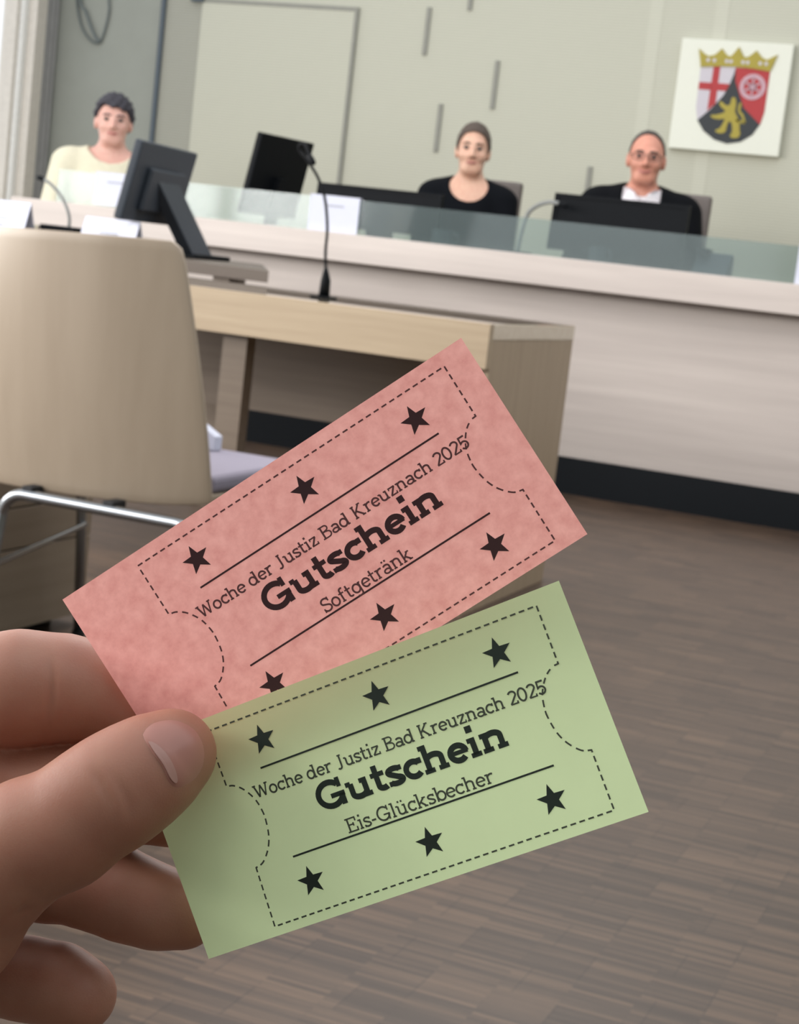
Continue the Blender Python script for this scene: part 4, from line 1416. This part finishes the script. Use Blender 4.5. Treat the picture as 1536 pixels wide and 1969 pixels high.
def chain(c, k=0.003):
    f = Field(HLO, HHI, HH)
    f.a[:] = 0.05
    for a, b in zip(c[:-1], c[1:]):
        f.union(('rc', tuple(q * HS for q in a[:3]), tuple(q * HS for q in b[:3]), a[3] * HS, b[3] * HS), k, m=0.02)
    return f


hf = chain(thumb)
for c in (index, middle, ringf, pinky):
    hf.merge(chain(c), 0.0012)
pm = Field(HLO, HHI, HH)
pm.a[:] = 0.05
for a, b in (((-75, 32.6, -1, 15.5), (-150, 2, 2, 26)), ((-86, 22.4, -4.7, 15.8), (-150, 0, 0, 26)), ((-94, 8.4, -7.5, 15.3), (-150, -2, 0, 25)),
             ((-100.8, -7.9, -11.1, 14.1), (-152, -8, -2, 24)), ((-76.7, -15.5, 21.3, 22.2), (-150, -2, 5, 27)), ((-150, 0, 0, 27), (-196, -4, 6, 27)), ((-196, -4, 6, 27), (-280, -10, 14, 33)),
             ((-75, 32.6, -1, 15), (-94, 8.4, -7.5, 15)), ((-94, 8.4, -7.5, 15), (-100.8, -7.9, -11.1, 14))):
    pm.union(('rc', tuple(q * HS for q in a[:3]), tuple(q * HS for q in b[:3]), a[3] * HS, b[3] * HS), 0.008, m=0.03)
hf.merge(pm, 0.006)
HV, HF = hf.mesh()
SKINH = skin_mat('hand_skin', srgb(170, 118, 98), sss=0.25, radius=0.005, blotch=0.10, scale=90)

# vertex normals, then press the creases of the joints into the skin
tri = HV[HF]
fn = np.cross(tri[:, 2] - tri[:, 0], tri[:, 3] - tri[:, 1])
vn = np.zeros_like(HV)
for k in range(4):
    np.add.at(vn, HF[:, k], fn)
vn /= np.maximum(np.linalg.norm(vn, axis=1), 1e-12)[:, None]
VIEW = Vector((194.2, -8.0, 337.9)).normalized()          # outward side of thumb and fingers that carries the creases
vdir = np.array(VIEW)


from mathutils.bvhtree import BVHTree
BVH = BVHTree.FromPolygons([tuple(v) for v in HV], [tuple(int(i) for i in f) for f in HF])


def on_skin(p):
    """drop a point (mm) on the outer skin along the hand's outward side"""
    p = np.array(p) * HS
    hit = BVH.ray_cast(Vector(p + vdir * 0.06), -VIEW)
    return np.array(hit[0]) if hit[0] is not None else p


creases = [([(5.6, -1.5, 28.5), (6.1, -4.6, 27.9), (6.4, -8.2, 27.5), (6.1, -11.6, 27.3)], 0.0006),
           ([(8.3, -3.2, 27.3), (9.6, -8.3, 26.4), (9.5, -11.8, 26.1), (8.4, -14.8, 26.2)], 0.0004),
           ([(5.9, 24.3, 30.9), (4.2, 19.2, 31.0), (1.9, 14.4, 31.3), (-1.0, 8.6, 31.7)], 0.0008),
           ([(-19.3, -25.5, 34.6), (-16.5, -23.7, 33.8)], 0.0007)]
for pl, dep in creases:
    pts = [on_skin(p) for p in pl]
    dense = np.array([list(v) for v in bez(pts, 10)])
    lo, hi = dense.min(0) - 0.003, dense.max(0) + 0.003
    near = np.where(((HV > lo) & (HV < hi)).all(1))[0]
    dd = np.linalg.norm(HV[near][:, None] - dense[None], axis=2)
    d = dd.min(1)
    fade = np.sin(np.pi * (0.08 + 0.84 * dd.argmin(1) / max(1, len(dense) - 1)))
    HV[near] -= vn[near] * (dep * fade * np.exp(-(d / 0.00095) ** 2))[:, None]

hand = np_mesh('hand', HV, HF, SKINH)
tag(hand, 'left hand of a person pinching the pink and green tickets between thumb and fingers', 'person')
gx = Vector(GXD).normalized()
gu = Vector(GUD)
gu = (gu - gx * gu.dot(gx)).normalized()
gn = gx.cross(gu)
hand.matrix_world = Matrix(((gx.x, gu.x, gn.x, GO[0]), (gx.y, gu.y, gn.y, GO[1]), (gx.z, gu.z, gn.z, GO[2]), (0, 0, 0, 1)))
sm = hand.modifiers.new('smooth', 'SMOOTH')
sm.factor = 0.4
sm.iterations = 2

# thumbnail
nail_out = [(14.9, 1.5, 21.3), (16.1, 2.5, 21.0), (18.0, 3.2, 20.4), (21.8, 2.6, 19.0), (24.8, 0.3, 17.8), (26.3, -2.9, 16.9), (26.2, -6.6, 16.6), (24.6, -10.0, 16.8), (22.3, -12.0, 17.4), (19.7, -12.6, 18.3), (17.4, -12.5, 19.1), (16.2, -10.5, 19.7), (16.2, -6.7, 20.0), (15.4, -3.6, 20.6), (15.0, -0.6, 21.1)]
no = [(v.x, v.y, v.z) for v in bez(nail_out + [nail_out[0]], 4)][:-1]
cen = np.mean(np.array(no), 0)


def nail_mesh(shrink0, name, mat, parent, lift, sub=None, flat=False):
    rings = 7
    outl = np.array(no if sub is None else sub)
    c = outl.mean(0)
    pts, fs = [], []
    n = len(outl)
    raw = [c] + [c + (o - c) * (r / rings) for r in range(1, rings + 1) for o in outl]
    for idx, p in enumerate(raw):
        q = on_skin(p)
        edge = 0 if idx == 0 else ((idx - 1) // n + 1) / rings
        pts.append(q + vdir * (lift if edge < 0.5 or flat else lift * (1.0 - (edge - 0.5) * 1.3) if edge < 0.9 else -0.0003))
    fs = [(0, 1 + i, 1 + (i + 1) % n) for i in range(n)]
    for r in range(rings - 1):
        a = 1 + r * n
        fs += [(a + i, a + n + i, a + n + (i + 1) % n, a + (i + 1) % n) for i in range(n)]
    m = MB()
    m.add([tuple(p) for p in pts], fs)
    o = local_mesh(name, m, mat, parent, True)
    s = o.modifiers.new('smooth', 'SMOOTH')
    s.factor = 0.5
    s.iterations = 3
    return o


NAIL = plain('thumb_nail', srgb(178, 124, 112), 0.32, var=0.03)
LUN = plain('nail_lunula', srgb(184, 140, 130), 0.36, var=0.02)
nl = nail_mesh(1, 'thumbnail', NAIL, hand, 0.0006)
lun = [(15.8, -0.4, 21.0), (16.7, -1.0, 20.6), (17.8, -2.8, 20.0), (18.5, -5.4, 19.4), (18.7, -8.0, 19.1), (18.4, -10.4, 19.0), (17.7, -11.0, 19.2), (17.1, -9.4, 19.6), (16.9, -6.5, 19.9), (16.2, -3.2, 20.5)]
lo_ = nail_mesh(1, 'lunula', LUN, nl, 0.00068, [(v.x, v.y, v.z) for v in bez(lun + [lun[0]], 4)][:-1], True)
